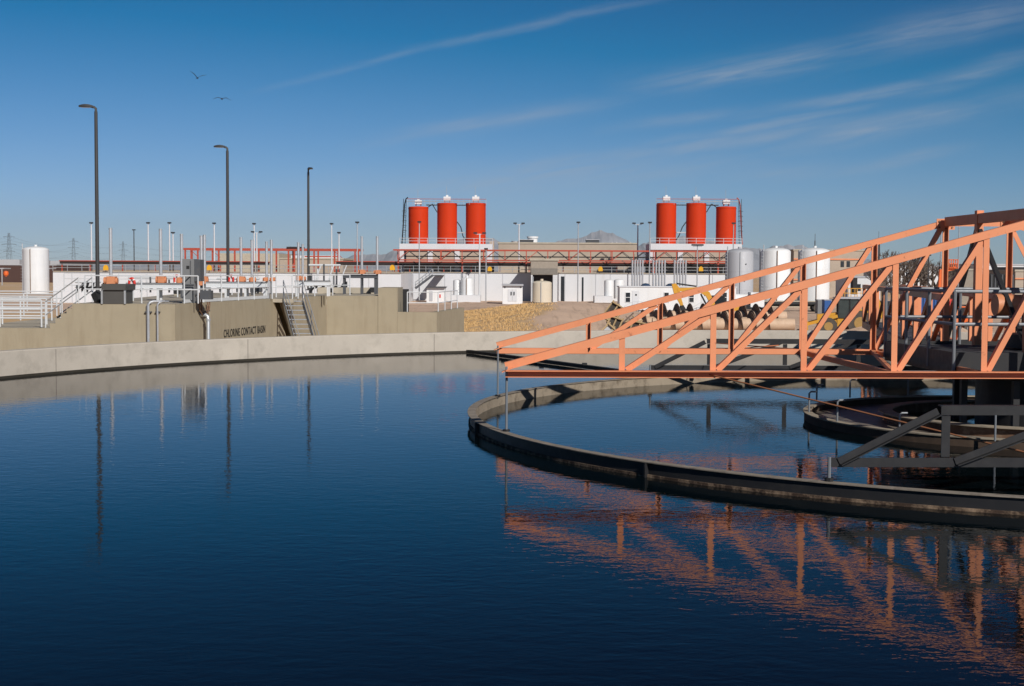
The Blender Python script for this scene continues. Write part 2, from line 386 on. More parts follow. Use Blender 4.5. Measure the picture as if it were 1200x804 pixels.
for a, b2 in ((-4.56, -3.24), (-3.24, -1.92), (1.92, 3.24), (3.24, 4.56)):
    MB().bar(L(a, -AO, HT + .02), L(b2, AO, HT + .02), .06, .06).build('lateral_brace', orange, clar)
for x in (-3.24, -1.92, 1.92, 3.24):
    MB().bar(L(x, -AO + .03, HT + .0), L(x, AO - .03, HT + .0), .08, .09).build('floor_beam', orange, clar)
# thin tie rods to the dark frames
p0, p1 = atz(828, 438, HT), at(1205, 531, L(-2.5, -BO, 0).y + .02)
MB().tube([p0, p1], .011, 6).build('tie_rod', mat('rust_orange_rod', (.42, .17, .08), .7), clar)
MB().tube([L(-5.3, AO, HT), L(-2.6, BO - .05, .9)], .011, 6).build('tie_rod', orange, clar)
MB().tube([L(-2.6, AO, HT), L(-4.1, BO - .05, .95)], .011, 6).build('tie_rod', orange, clar)

for sgn, lab in ((-1, 'dark grey low steel frame nearest the camera, hung over the weir ring'), (1, 'dark grey low steel frame seen behind the orange trusses over the water')):
    y = sgn * BO; xt = -5.42; zb, zt = .40, .98
    t = thing('support_truss', lab, 'steel frame', L(0, y, 0), 'dark frames over the weir ring')
    xs_ = [-4.12, -2.45, -.82, .82, 2.45, 4.12]
    angle(MB(), L(xt, y, zb), L(-xt, y, zb), .105, .09, 1, -1, NY).build('bottom_chord', framem, t)
    angle(MB(), L(xs_[0] - .06, y, zt), L(xs_[-1] + .06, y, zt), .105, .10, 1, 1, NY).build('top_chord', framem, t)
    for x in xs_: angle(MB(), L(x, y + .016, zb + .06), L(x, y + .016, zt - .06), .095, .08, 1, 1, NY).build('post', framem, t)
    for a, b2 in zip([xt] + xs_[:2], xs_[:3]):
        angle(MB(), L(a + .1, y - .016, zb + .01), L(b2 - .1, y - .016, zt - .01), .085, .07, -1, -1, NY).build('diagonal', framem, t)
        angle(MB(), L(-a - .1, y - .016, zb + .01), L(-b2 + .1, y - .016, zt - .01), .085, .07, -1, -1, NY).build('diagonal', framem, t)
    for xx in (xt, -xt):
        rod = MB().tube([L(xx, y, HR - .02), L(xx, y, zb + .06)], .02, 8).build('hanger_rod', railgrey, t)
        MB().tube([L(xx, y, HR), L(xx, y, HR + .04)], .05, 8).build('nut', darksteel, rod)

# centre column, platform, drive
t = thing('centre_column', 'black central column and cage standing in the feedwell', 'column', L(0, 0, 0))
MB().cyl(L(0, 0, -1), .95, 1.8, 32).build('drum', darksteel, t, smooth=True)
MB().cyl(L(0, 0, .8), 1.35, .14, 32).build('turntable', darksteel, t, smooth=True)
for a in range(8):
    q = Matrix.Rotation(a * pi / 4 + .2, 3, 'Z') @ V((1.3, 0, 0))
    MB().bar(CC + q + V((0, 0, -.5)), CC + q + V((0, 0, .8)), .1, .1, NY).build('cage_bar', darksteel, t)
t = thing('drive_platform', 'steel platform with grey pipe railing above the centre column', 'platform', L(0, 0, .95))
PX, PY = 2.0, 1.75
def bxl(mb, x0, x1, y0, y1, z0, z1):
    mb.prism([L(x0, y0, z0), L(x1, y0, z0), L(x1, y1, z0), L(x0, y1, z0)], (0, 0, z1 - z0)); return mb
bxl(MB(), -PX, PX, -PY, PY, 1.21, 1.235).build('deck_plate', mat('dark_grating', (.07, .072, .078), .8, var=.3, scale=4), t)
for a in ((-PX, PX, -PY - .01, -PY + .02), (-PX, PX, PY - .02, PY + .01)): bxl(MB(), *a, .95, 1.29).build('fascia', darksteel, t)
for a in ((-PX - .01, -PX + .02, -PY + .02, PY - .02), (PX - .02, PX + .01, -PY + .02, PY - .02)): bxl(MB(), *a, .95, 1.29).build('fascia', darksteel, t)
cr_ = [(-PX, -PY), (PX, -PY), (PX, PY), (-PX, PY)]
for (xa, ya), (xb, yb) in zip(cr_, cr_[1:] + cr_[:1]):
    for z in (1.72, 2.22): MB().tube([L(xa, ya, z), L(xb, yb, z)], .028, 8).build('rail', railgrey, t, smooth=True)
    for k in range(3):
        f = k / 3; MB().tube([L(xa + (xb - xa) * f, ya + (yb - ya) * f, 1.0), L(xa + (xb - xa) * f, ya + (yb - ya) * f, 2.22)], .028, 8).build('post', railgrey, t, smooth=True)
t = thing('drive_unit', 'gearbox and copper coloured motor of the drive on the centre platform', 'drive', L(.2, .2, 1.27))
MB().cyl(L(.3, .1, 1.272), .75, .22, 28).build('gear_case', darksteel, t, smooth=True)
bxl(MB(), -.1, .6, -.2, .4, 1.492, 1.82).build('gearbox', rust, t)
MB().tube([L(-.55, -.1, 1.98), L(.25, -.1, 1.98)], .17, 16).build('motor', copper, t, smooth=True)
MB().tube([L(.25, -.1, 1.98), L(.75, -.1, 1.98)], .11, 16).build('coupling', yellow, t, smooth=True)
MB().tube([L(-.75, -.1, 1.98), L(-.55, -.1, 1.98)], .18, 16).build('fan_cover', copper, t, smooth=True)
bxl(MB(), -.5, .5, -.18, -.02, 1.82, 1.86).build('mount', darksteel, t)
bxl(MB(), .9, 1.3, -.6, -.3, 1.272, 2.05).build('control_box', greycab, t)
# access bridge to the far wall
t = thing('access_bridge', 'orange walkway bridge with dark sides from far tank wall to centre platform', 'bridge', L(0, 10, 1))
b0, b1 = at(1012, 390, 44.3), L(-.9, PY + .05, 1.0); wd = V((1.25, .2, 0))
for off in (V((0, 0, 0)), wd):
    A, B_ = V((b0.x, b0.y, .86)) + off, V((b1.x, b1.y, .86)) + off
    MB().bar(A, B_, .1, .2).build('bottom_chord', orange, t); MB().bar(A + V((0, 0, 1.2)), B_ + V((0, 0, 1.2)), .13, .12).build('top_chord', orange, t)
    n = 8
    for k in range(n + 1):
        q = A.lerp(B_, k / n); MB().bar(q + V((0, 0, .1)), q + V((0, 0, 1.14)), .09, .09, NY).build('post', orange, t)
        if k < n: MB().bar(A.lerp(B_, k / n) + V((0, 0, .1)), A.lerp(B_, (k + 1) / n) + V((0, 0, 1.1)), .08, .06).build('diagonal', orange, t)
A, B_ = V((b0.x, b0.y, .9)) + wd / 2, V((b1.x, b1.y, .9)) + wd / 2
MB().bar(A, B_, 1.1, .05).build('walkway_grating', greysteel, t)

# ------------------------------------------------------------------ chlorine contact basin
DZ = 1.25
A = atz(76, 356.5, DZ); Bc = atz(205, 356.5, DZ); Cn = atz(320, 351.5, DZ); E1 = atz(382.6, 346.5, DZ)
basin = thing('contact_basin', 'beige concrete basin block with black lettering behind the tank rim', 'basin', V((Bc.x, Bc.y, GZ)))
u = (E1 - Bc); u.z = 0; u.normalize(); nrm = V((u.y, -u.x, 0))
DL = Bc.y
zl = Z(20, 384.5, DL)
# front wall with the stepped left end
poly = [(X(-60, DL), GZ), (Bc.x, GZ), (Bc.x, DZ), (A.x, DZ)]
stp = 5; x_ = A.x; run = (X(76, DL) - X(43, DL)) / stp
for k in range(stp):
    z_ = DZ - (DZ - zl) * (k + 1) / stp
    poly += [(x_, z_)]; x_ -= run; poly += [(x_, z_)]
poly += [(X(-60, DL), zl)]
MB().prism([V((p[0], DL, p[1])) for p in poly], (0, .35, 0)).build('front_wall', beige, basin)
# long wall receding to the right, sloped end beside the stairs
def onface(s, z): return V((Bc.x, Bc.y, z)) + u * s
def face_hit(px, py):
    d = ray(px, py); o = V((Bc.x, Bc.y, 0)) - CAM; t_ = o.dot(nrm) / d.dot(nrm); return CAM + d * t_
def s_at(px, py): h_ = face_hit(px, py); return (V((h_.x, h_.y, 0)) - V((Bc.x, Bc.y, 0))).dot(u)
sC = s_at(320, 353); Cn = onface(sC, DZ)
q = face_hit(335, 393); sQ = (V((q.x, q.y, 0)) - V((Bc.x, Bc.y, 0))).dot(u)
slope = (sQ - sC) / (DZ - q.z); sB = sC + slope * (DZ - GZ)
bk = -nrm * .3
MB().prism([onface(.0, GZ), onface(sB, GZ), onface(sC, DZ), onface(.0, DZ)], bk).build('side_wall', beige, basin)
MB().prism([onface(3.2, GZ), onface(3.5, GZ), onface(3.5, DZ - .01), onface(3.2, DZ - .01)], nrm * .05).build('pilaster', beige, basin)
s2 = s_at(333, 353); s3 = (E1 - Bc).dot(u); s2b = s2 + slope * (DZ - GZ)
MB().prism([onface(min(s2b, s3 - .2), GZ), onface(s3, GZ), onface(s3, DZ), onface(s2, DZ)], bk).build('side_wall', beige, basin)
E1 = onface(s3, DZ); DF = E1.y
F1 = V((X(443, DF), DF, 0)); G1 = V((X(466, DF), DF, 0)); H1 = V((X(512, DF), DF, 0))
zk = Z(455, 337.3, DF); zlw = Z(490, 365.8, DF)
MB().box((E1.x + .003, DF, GZ), (F1.x, DF + .35, DZ)).build('front_wall', beige, basin)
MB().box((F1.x + .004, DF - .03, GZ), (G1.x, DF + 3.2, zk)).build('pier', beige, basin)
MB().box((G1.x + .004, DF, GZ), (H1.x, DF + .35, zlw)).build('low_wall', beige, basin)
I1 = atz(544, 360.5, zlw)
MB().prism([V((H1.x, DF + .002, GZ)), V((I1.x, I1.y, GZ)), V((I1.x, I1.y, zlw)), V((H1.x, DF + .002, zlw))], (-.35, .04, 0)).build('low_wall', beige, basin)
MB().box((X(468, DF + 3.3), DF + 3.2, GZ), (G1.x + .3, DF + 3.3, zk - .1)).build('recess_panel', black, basin)
# deck
deck = [V((A.x, DL + .352, 0)), onface(.3, 0) + bk * 1.02, onface(sC, 0) + bk * 1.02, onface(sC, 0) + nrm * .9, onface(s2 + .2, 0) + nrm * .9, onface(s2 + .2, 0) + bk, onface(s3 - .3, 0) + bk * 1.05, V((E1.x + .1, DF + .36, 0)), V((F1.x, DF + .36, 0)), V((F1.x, DF + 7, 0)), V((A.x - 1.5, DF + 7, 0))]
for p in deck: p.z = DZ - .16
MB().prism(deck, (0, 0, .155)).build('deck_slab', deckm, basin)
MB().box((X(-60, DL), DL + .352, zl - .2), (A.x - .02, DL + 26, zl - .02)).build('lower_deck', deckm, basin)
cb = onface(sC - 1.2, 0) + bk * 10
ce = onface(s3 - .4, 0) + bk * 10
MB().prism([V((cb.x, cb.y, GZ)), V((ce.x, ce.y, GZ)), V((ce.x, ce.y, DZ - .17)), V((cb.x, cb.y, DZ - .17))], (-.2, 0, 0)).build('recess_wall', beige, basin)
cf = onface(s3 - .5, 0) + bk
MB().prism([V((cf.x, cf.y, GZ)), V((ce.x, ce.y, GZ)), V((ce.x, ce.y, DZ - .17)), V((cf.x, cf.y, DZ - .17))], (0, .2, 0)).build('recess_wall', beige, basin)
for k in range(stp - 1):
    z_ = DZ - (DZ - zl) * (k + 1) / stp
    MB().box((A.x - run * (k + 1), DL + .36, z_ - .5), (A.x - run * k - .004, DL + 2.2, z_ - .004)).build('concrete_step', deckm, basin)
# lettering
p0 = face_hit(262, 391); p1 = face_hit(310.5, 386)
s0 = (p0 - Bc).dot(u); s1 = (p1 - Bc).dot(u)
zt0 = face_hit(262, 386.4).z; zb0 = face_hit(262, 395.8).z
cu = bpy.data.curves.new('lettering', 'FONT'); cu.body = 'CHLORINE CONTACT BASIN'; cu.offset = .009; cu.extrude = .003; cu.size = 1; cu.space_character = 1.12; cu.space_word = 1.25
to = bpy.data.objects.new('tmp', cu); COL.objects.link(to); dg = bpy.context.evaluated_depsgraph_get()
me = bpy.data.meshes.new_from_object(to.evaluated_get(dg)); bpy.data.objects.remove(to)
x0 = min(v.co.x for v in me.vertices); x1 = max(v.co.x for v in me.vertices); y0 = min(v.co.y for v in me.vertices); y1 = max(v.co.y for v in me.vertices)
for v in me.vertices:
    s_ = s0 + (v.co.x - x0) / (x1 - x0) * (s1 - s0); zz = zb0 + (v.co.y - y0) / (y1 - y0) * (zt0 - zb0)
    v.co = onface(s_, zz) + nrm * (.012 + v.co.z) - V(basin['_o'])
me.materials.append(lettm)
fx = sorted((min(me.vertices[k].co.dot(u) for k in p.vertices), max(me.vertices[k].co.dot(u) for k in p.vertices), p.index) for p in me.polygons)
words = [[]]; edge = None
for a_, b_, k in fx:
    if edge is not None and a_ - edge > .17: words.append([])
    words[-1].append(k); edge = b_ if edge is None else max(edge, b_)
for wd_, txt in zip(words, ('CHLORINE', 'CONTACT', 'BASIN')):
    k = MB(); k.v = [v.co.copy() + V(basin['_o']) for v in me.vertices]; k.f = [tuple(me.polygons[q].vertices) for q in wd_]
    used = sorted({v for f in k.f for v in f}); ix = {v: n for n, v in enumerate(used)}
    k.v = [k.v[v] for v in used]; k.f = [tuple(ix[v] for v in f) for f in k.f]
    k.build('lettering', lettm, basin)['label'] = 'black letters reading ' + txt
print('WORDS', len(words))

# stairs in the notch
st0 = at(333, 355.5, Cn.y - .05); wst = X(354, Cn.y) - X(333, Cn.y)
stair = thing('steel_stairs', 'grey steel stairs with open treads in the basin wall notch', 'stairs', V((st0.x, st0.y, GZ)))
dirn = V((.42, -.92, 0)); nst = 19
for k in range(nst):
    q = V((st0.x, st0.y, DZ - .12 - k * .19)) + dirn * (k * .2)
    MB().box(q, q + V((wst, .26, .035))).build('tread', galv, stair)
for off in (-.03, wst + .03):
    a = V((st0.x + off, st0.y, DZ - .15)); e = a + dirn * (nst * .2) - V((0, 0, nst * .19))
    MB().bar(a, e, .05, .2).build('stringer', galv, stair)
    for hz in (.5, .95):
        MB().tube([a + V((0, 0, hz)), e + V((0, 0, hz))], .018, 6).build('handrail', galv, stair)
    for f in (0, .33, .66, .98):
        q = a.lerp(e, f); MB().tube([q, q + V((0, 0, .95))], .02, 6).build('post', galv, stair)

# ------------------------------------------------------------------ railings
def railing(label, pts, h=1., sp=1.8, zs=(.5, 1.), r=.025, m=None, parts=True, group='pipe railings on the basin deck', kick=False):
    pts = [V(p) for p in pts]; t = thing('railing', label, 'railing', pts[0], group); m = m or alum
    allm = MB()
    for p, q in zip(pts, pts[1:]):
        n = max(1, round((q - p).length / sp))
        for zf in zs:
            k = MB() if parts else allm
            k.tube([p + V((0, 0, h * zf)), q + V((0, 0, h * zf))], r, 6)
            if parts: k.build('rail', m, t, smooth=True)
        if kick:
            k = MB().bar(p + V((0, 0, .08)), q + V((0, 0, .08)), .012, .12); k.build('toe_board', m, t)
        for i in range(n + (q is pts[-1])):
            w = p.lerp(q, i / n); k = MB() if parts else allm
            k.tube([w, w + V((0, 0, h))], r * 1.1, 6)
            if parts: k.build('post', m, t, smooth=True)
    if not parts:
        bpy.data.objects.remove(t); o = allm.build('railing', m, loc=pts[0], smooth=True); tag(o, label, 'railing', group); return o
    return t
def up(p, z): return V((p.x, p.y, z))
railing('white pipe railing along the basin front edge behind the dark box', [V((A.x + .1, DL + 1.2, DZ)), V((X(232, DL + 1.2), DL + 1.2, DZ))])
railing('white pipe railing along the wall that carries the black lettering', [onface(1.2, DZ) + bk * .5, onface(sC - .1, DZ) + bk * .5], kick=True)
railing('white railing around the landing above the steel stairs', [onface(sC - .4, DZ) + nrm * .1, onface(sC + .05, DZ) + nrm * .85, onface(s2 + .1, DZ) + nrm * .85], sp=.7)
railing('white railing beyond the landing towards the tall grey frame', [onface(sC + 3, DZ) + bk * 3, V((X(410, DF + 1.5), DF + 1.5, DZ))])
# sloped rails of the concrete steps at the far left
t = thing('stair_handrail', 'white sloping handrail over the concrete steps at far left', 'handrail', V((A.x, DL, zl)))
for y_ in (DL + .45, DL + 2.1):
    a = V((A.x + .1, y_, DZ)); e = V((A.x - run * stp - .1, y_, zl))
    for hz in (.45, .92): MB().tube([a + V((0, 0, hz)), e + V((0, 0, hz))], .022, 6).build('rail', galv, t)
    for f in (0, .5, 1): q = a.lerp(e, f); MB().tube([q, q + V((0, 0, .92))], .024, 6).build('post', alum, t)
MB().tube([V((A.x - .1, DL + 1.2, DZ - .1)), V((A.x - run * 4.2, DL + .9, zl + .35))], .04, 6).build('pipe_lagging', black, t)
labs = ['nearest white pipe railing on the lower walkway at far left', 'second white pipe railing back on the lower walkway at far left', 'third white pipe railing back on the lower walkway at far left', 'fourth white pipe railing back on the lower walkway at far left', 'farthest white pipe railing on the lower walkway under the tank']
for k, lb in enumerate(labs):
    D = DL + [.9, 3.4, 7.5, 13, 20][k]; r_ = railing(lb, [V((X(-50, D), D, zl)), V((X(48 + k * 6, D), D, zl))], h=.98, zs=(.33, .66, 1.), sp=1.5, r=.03, group='white railings on the lower walkway')
railing('white railing far back on the deck below the white wall', [V((X(75, 76), 76, DZ)), V((X(300, 76), 76, DZ))], parts=False, zs=(.35, .7, 1), sp=1.6)
railing('white railing on the low wall beside the dark recess', [V((G1.x + .4, DF + .9, zlw - .1)), V((H1.x, DF + 1.2, zlw - .1)), V((X(536, 75), 75, zlw - .1))], h=1.05)

# ------------------------------------------------------------------ basin equipment
t = thing('storage_box', 'dark grey steel box with lipped lid on the basin front wall', 'box', at(133, 356, DL + .15))
a, b2 = pbox(120.5, 340, 145.5, 356.5, DL - .02, 1.1); MB().box((a[0], a[1], DZ), b2).build('body', mat('dark_box_paint', (.075, .072, .068), .6, var=.15, scale=2), t)
a, b2 = pbox(118.5, 333, 147, 340, DL - .1, 1.3); MB().box((a[0], a[1], a[2] + .003), b2).build('lid', MATS['dark_box_paint'], t)
for px in (119.3, 146.2): q = at(px, 340, DL - .04); MB().box((q.x - .03, DL - .06, DZ), (q.x + .03, DL + .02, q.z)).build('leg', galv, t)
MB().bar(at(112, 350, DL + 1.5), at(117, 346, DL + 1.4), .3, .35).build('hood', black, t)

t = thing('control_cabinet', 'tall grey electrical cabinet with a small black meter window', 'cabinet', V((X(222, 52), 52, DZ)))
a, b2 = pbox(213.5, 303.5, 227.5, 355, 51.5, .75); MB().box((a[0], a[1], DZ), b2).build('body', greycab, t)
MB().box((b2[0] + .002, a[1] + .03, DZ + .8), (b2[0] + .22, b2[1] - .1, b2[2] - .02)).build('side_panel', greysteel, t)
a, b2 = pbox(218.5, 311.5, 221.8, 315, 51.48, .03); MB().box(a, b2).build('meter', black, t)
a, b2 = pbox(215, 305.5, 226, 332, 51.47, .02)
for dx in (.03,): MB().box((b2[0] - .1, a[1], a[2]), (b2[0] - .08, a[1] + .02, b2[2])).build('door_seam', greysteel, t)
a, b2 = pbox(214.5, 333, 227, 334.5, 51.46, .03); MB().box(a, b2).build('rain_lip', greysteel, t)
t = thing('junction_box', 'dark junction box with looping conduits below the grey cabinet', 'junction box', V((X(240, 51), 51, DZ)))
a, b2 = pbox(234, 340.5, 247, 351, 51, .4); MB().box(a, b2).build('body', greysteel, t)
q = onface(1.6, 0)
for k, (s_, w_, dp) in enumerate(((1.95, .5, .75), (2.15, .3, .6))):
    pts = [onface(s_, DZ + .35) + nrm * .12, onface(s_, DZ - .1) + nrm * .12]
    pts += [onface(s_ + w_ * (1 - cos(a_)), DZ - .1 - dp * .5 * sin(a_)) + nrm * .12 for a_ in (.5, 1.1, pi / 2, 2.1, 2.7, pi)]
    pts += [onface(s_ + 2 * w_, DZ + .02) + nrm * .12]
    MB().tube(pts, .03, 8).build('conduit', rust, t, smooth=True)
MB().bar(onface(2.1, DZ - .32) + nrm * .1, onface(3.0, DZ - .32) + nrm * .1, .05, .04).build('bracket', greysteel, t)
MB().tube([onface(2.0, DZ + .2) + bk, onface(2.0, DZ + .35) + nrm * .12], .04, 8).build('conduit', greysteel, t)

def pipe_on_front(px, top, r, label, elbow):
    p = at(px, top, DL - .1); t = thing('wall_pipe', label, 'pipe', V((p.x, DL - .1, GZ)))
    MB().tube([V((p.x, DL - .1, GZ)), V((p.x, DL - .1, DZ - .12 + .1)), V((p.x + .06, DL - .08, DZ + .06)), V((p.x + .15, DL, DZ + .09)), V((p.x + elbow, DL + .25, DZ + .09))], r, 10).build('pipe', silverp, t, smooth=True)
    for z in (.95,): MB().box((p.x - r * 2.2, DL - .12, z), (p.x + r * 2.2, DL - .002, z + .04)).build('bracket', greysteel, t)
pipe_on_front(173.5, 356, .054, 'thicker grey pipe running down the front of the beige wall', .5)
pipe_on_front(184.5, 356, .036, 'thinner pale pipe running down the beige wall right of the thick one', .3)
t = thing('vent_elbow', 'shiny silver pipe with elbow on the shaded beige side wall', 'pipe', onface(2.2, GZ))
q = onface(2.35, 0) + nrm * .3
MB().tube([up(q, GZ), up(q, .62), up(q, .74) - nrm * .02 + u * .02, up(q, .80) - nrm * .1, up(q, .80) - nrm * .3], .075, 12).build('pipe', galv, t, smooth=True)
MB().tube([up(q, .58), up(q, .66)], .095, 12).build('collar', galv, t, smooth=True)

def gate_frame(px0, px1, py0, py1, D, m, label, legs, dz=DZ):
    a, b2 = pbox(px0, py0, px1, py1, D, .22); t = thing('gate_support', label, 'steel frame', V((a[0], D, dz)), 'steel gate frames on the basin deck')
    zt = b2[2]; w = .5
    for y_ in (D, D + w):
        k = MB(); hgt = zt - a[2]
        k.box((a[0], y_, a[2]), (b2[0], y_ + .012, zt)).box((a[0], y_ - .05, zt - .012), (b2[0], y_, zt)).box((a[0], y_ - .05, a[2]), (b2[0], y_, a[2] + .012))
        k.build('beam', m, t)
        for f in legs:
            x = a[0] + (b2[0] - a[0]) * f; MB().box((x - .045, y_ + .014, dz), (x + .045, y_ + .1, zt - .002)).build('leg', m, t)
    MB().box((a[0] + .02, D - .05, zt + .002), (b2[0] - .02, D + w + .01, zt + .03)).build('top_plate', greysteel, t)
    return zt
z1_ = gate_frame(147, 222, 332.5, 338, 55, alum, 'pale steel gate frame behind the two wall pipes', (.02, .5, .98))
gate_frame(241, 311, 331, 337, 60, alum, 'pale steel gate frame behind the wall with the lettering', (.02, .33, .66, .98))
gate_frame(345, 386, 329.5, 334.5, 66, alum, 'short pale steel gate frame above the steel stairs', (.05, .95))
gate_frame(402, 441, 322.5, 326, 72, greysteel, 'dark steel gate frame on the deck left of the beige pier', (.02, .55, .96))
# low concrete and tank bits behind
tag(MB().box(*pbox(372, 337, 442, 346.5, 74, .4)).build('parapet_wall', deckm, loc=at(400, 346, 74)), 'low beige parapet behind the dark gate frame', 'wall')

GA = 'gate actuators with tall stem covers'
acts = [(130, 267, 324, 334, 122, 138, 56, 'gate actuator with tall silver stem cover above the dark storage box'),
        (188.5, 268, 323, 333.5, 183, 195, 56, 'gate actuator with tall stem on the frame behind the wall pipes'),
        (213, 274, 325, 333, 207, 214, 60, 'gate actuator with tall stem just left of the grey cabinet'),
        (236, 276, 322, 335, 232.5, 239, 61, 'left of two close gate actuators just right of the grey cabinet'),
        (239.8, 275, 324, 333, 237, 244, 63, 'right of two close gate actuators beyond the grey cabinet'),
        (282.5, 278, 324, 331.5, 278, 288, 65, 'gate actuator with stem cover above the word CONTACT'),
        (295.3, 281, 325, 331, 292, 300, 68, 'gate actuator with stem cover above the word BASIN'),
        (312.5, 283, 325, 330, 308, 315, 70, 'left gate actuator of the pair above the stair landing'),
        (318, 281, 325, 330, 316, 323, 71, 'right gate actuator of the pair above the stair landing'),
        (349.7, 284, 322.5, 329, 347, 353, 73, 'left gate actuator just left of the third tall lamp'),
        (354.8, 286, 324, 329, 352, 358.5, 75, 'right gate actuator nearest the third tall lamp'),
        (424, 277, 316, 321.5, 420, 428.5, 74, 'left gate actuator on top of the dark gate frame'),
        (442, 277, 316.5, 321.5, 438, 447, 74, 'right gate actuator on top of the dark gate frame')]
for px, yt, ya, yb, xa, xb, D, lb in acts:
    p = at(px, yb, D); t = thing('gate_actuator', lb, 'gate actuator', p, GA)
    w = (X(xb, D) - X(xa, D)) / 2; hz = Z(px, ya, D) - p.z; xc = (X(xa, D) + X(xb, D)) / 2
    k = MB(); k.tube([V((xc - w, D, p.z + hz * .5)), V((xc + w * .5, D, p.z + hz * .5))], hz * .42, 12); k.box((xc - w * .5, D - .18, p.z + .02), (xc + w * .75, D + .18, p.z + hz))
    k.build('housing', copper, t)
    MB().tube([V((xc + w * .75, D, p.z + hz * .5)), V((xc + w, D, p.z + hz * .5))], hz * .35, 12).build('handwheel', copper, t)
    MB().cyl((px and X(px, D), D, p.z + hz + .002), .066, Z(px, yt, D) - p.z - hz - .06, 12).build('stem_cover', silverp, t, smooth=True)
    MB().cyl((X(px, D), D, Z(px, yt, D) - .058), .072, .055, 12).build('cap', galv, t, smooth=True)
    zd = DZ
    MB().box((X(px, D) - .05, D - .05, zd), (X(px, D) + .05, D + .05, p.z + .018)).build('pedestal', greysteel, t)
for px, py, D, lb in ((154.5, 332, 54, 'red and white life ring on a post right of the dark storage box'), (271, 327.5, 68, 'red and white life ring left of the gate actuator above the lettering'), (207, 328, 62, 'red and white life ring half hidden left of the grey cabinet')):
    c = at(px, py, D); t = thing('life_ring', lb, 'life ring', V((c.x, D, DZ)), 'life rings on the deck')
    for k in range(8):
        pts = [c + V((.105 * sin(a_), 0, .19 * cos(a_))) for a_ in [k * pi / 4 + j * pi / 20 for j in range(6)]]
        MB().tube(pts, .05, 8).build('segment', redp, t, smooth=True)
    for a_ in (pi / 4, 3 * pi / 4, 5 * pi / 4, 7 * pi / 4):
        q = c + V((.105 * sin(a_), 0, .19 * cos(a_))); d_ = V((cos(a_) * .5, 0, -sin(a_))).normalized() * .025; MB().tube([q - d_, q + d_], .056, 8).build('band', white, t, smooth=True)
    MB().box(V((c.x - .07, D + .06, c.z - .15)), V((c.x + .07, D + .08, c.z + .15))).build('back_board', white, t)
    MB().bar(V((c.x, D + .17, DZ)), V((c.x, D + .17, c.z + .2)), .05, .05, NY).build('post', alum, t)

# pipework on the deck behind the frames
for px0, px1, D, zt_, lb in ((150, 205, 74, .8, 'white pipe run with black elbows behind the first pale gate frame'), (254, 304, 76, .75, 'white pipe run with black elbows behind the wall lettering'), (362, 399, 75.5, 1.5, 'white pipe run with tall risers between third lamp and dark frame'), (88, 118, 73, .55, 'low white pipe run beyond the dark storage box')):
    x0, x1 = X(px0, D), X(px1, D); t = thing('pipe_run', lb, 'pipes', V(((x0 + x1) / 2, D, DZ)), 'white pipe runs on the deck')
    for h_ in (.3, zt_): MB().tube([V((x0, D, DZ + h_)), V((x1, D, DZ + h_))], .06, 10).build('pipe', alum, t, smooth=True)
    n_ = 5
    for k in range(n_):
        x = x0 + (x1 - x0) * (k + .4) / n_
        MB().tube([V((x, D - .05, DZ)), V((x, D - .05, DZ + zt_ * (.7 + .5 * ((k * 7) % 3) / 3)))], .05, 8).build('riser', alum if k % 2 else greysteel, t, smooth=True)
        MB().tube([V((x, D - .12, DZ + .12)), V((x + .1, D - .14, DZ + .25)), V((x + .28, D - .14, DZ + .3)), V((x + .36, D - .14, DZ + .5))], .06, 8).build('elbow', black, t, smooth=True)
        if k % 2 == 0: MB().bar(V((x, D - .1, DZ + .1)), V((x + .55, D - .1, DZ + zt_)), .05, .05).build('strut', alum, t)
for px, y0, y1, D, m_, lb in ((296, 336, 345, 71, darksteel, 'dark valve cabinet behind the word BASIN'), (303, 337, 345, 73, greysteel, 'grey valve cabinet right of the dark one'), (206, 336, 350, 66, darksteel, 'dark valve cabinet just left of the grey cabinet'), (386, 338, 346, 73, black, 'black pump motor on the deck left of the dark gate frame'), (437, 337, 346, 73.5, black, 'black pump motor under the dark gate frame')):
    a, b2 = pbox(px - 3, y0, px + 3, y1, D, .4); t = thing('valve_cabinet', lb, 'cabinet', V(((a[0] + b2[0]) / 2, D, DZ)), 'small cabinets on the deck')
    MB().box((a[0], a[1], DZ + .08), b2).build('body', m_, t); MB().box((a[0] + .03, D + .03, DZ), (b2[0] - .03, D + .37, DZ + .078)).build('plinth', deckm, t)
    MB().box((a[0] - .03, D - .03, b2[2] + .002), (b2[0] + .03, D + .43, b2[2] + .03)).build('top', greytank, t)

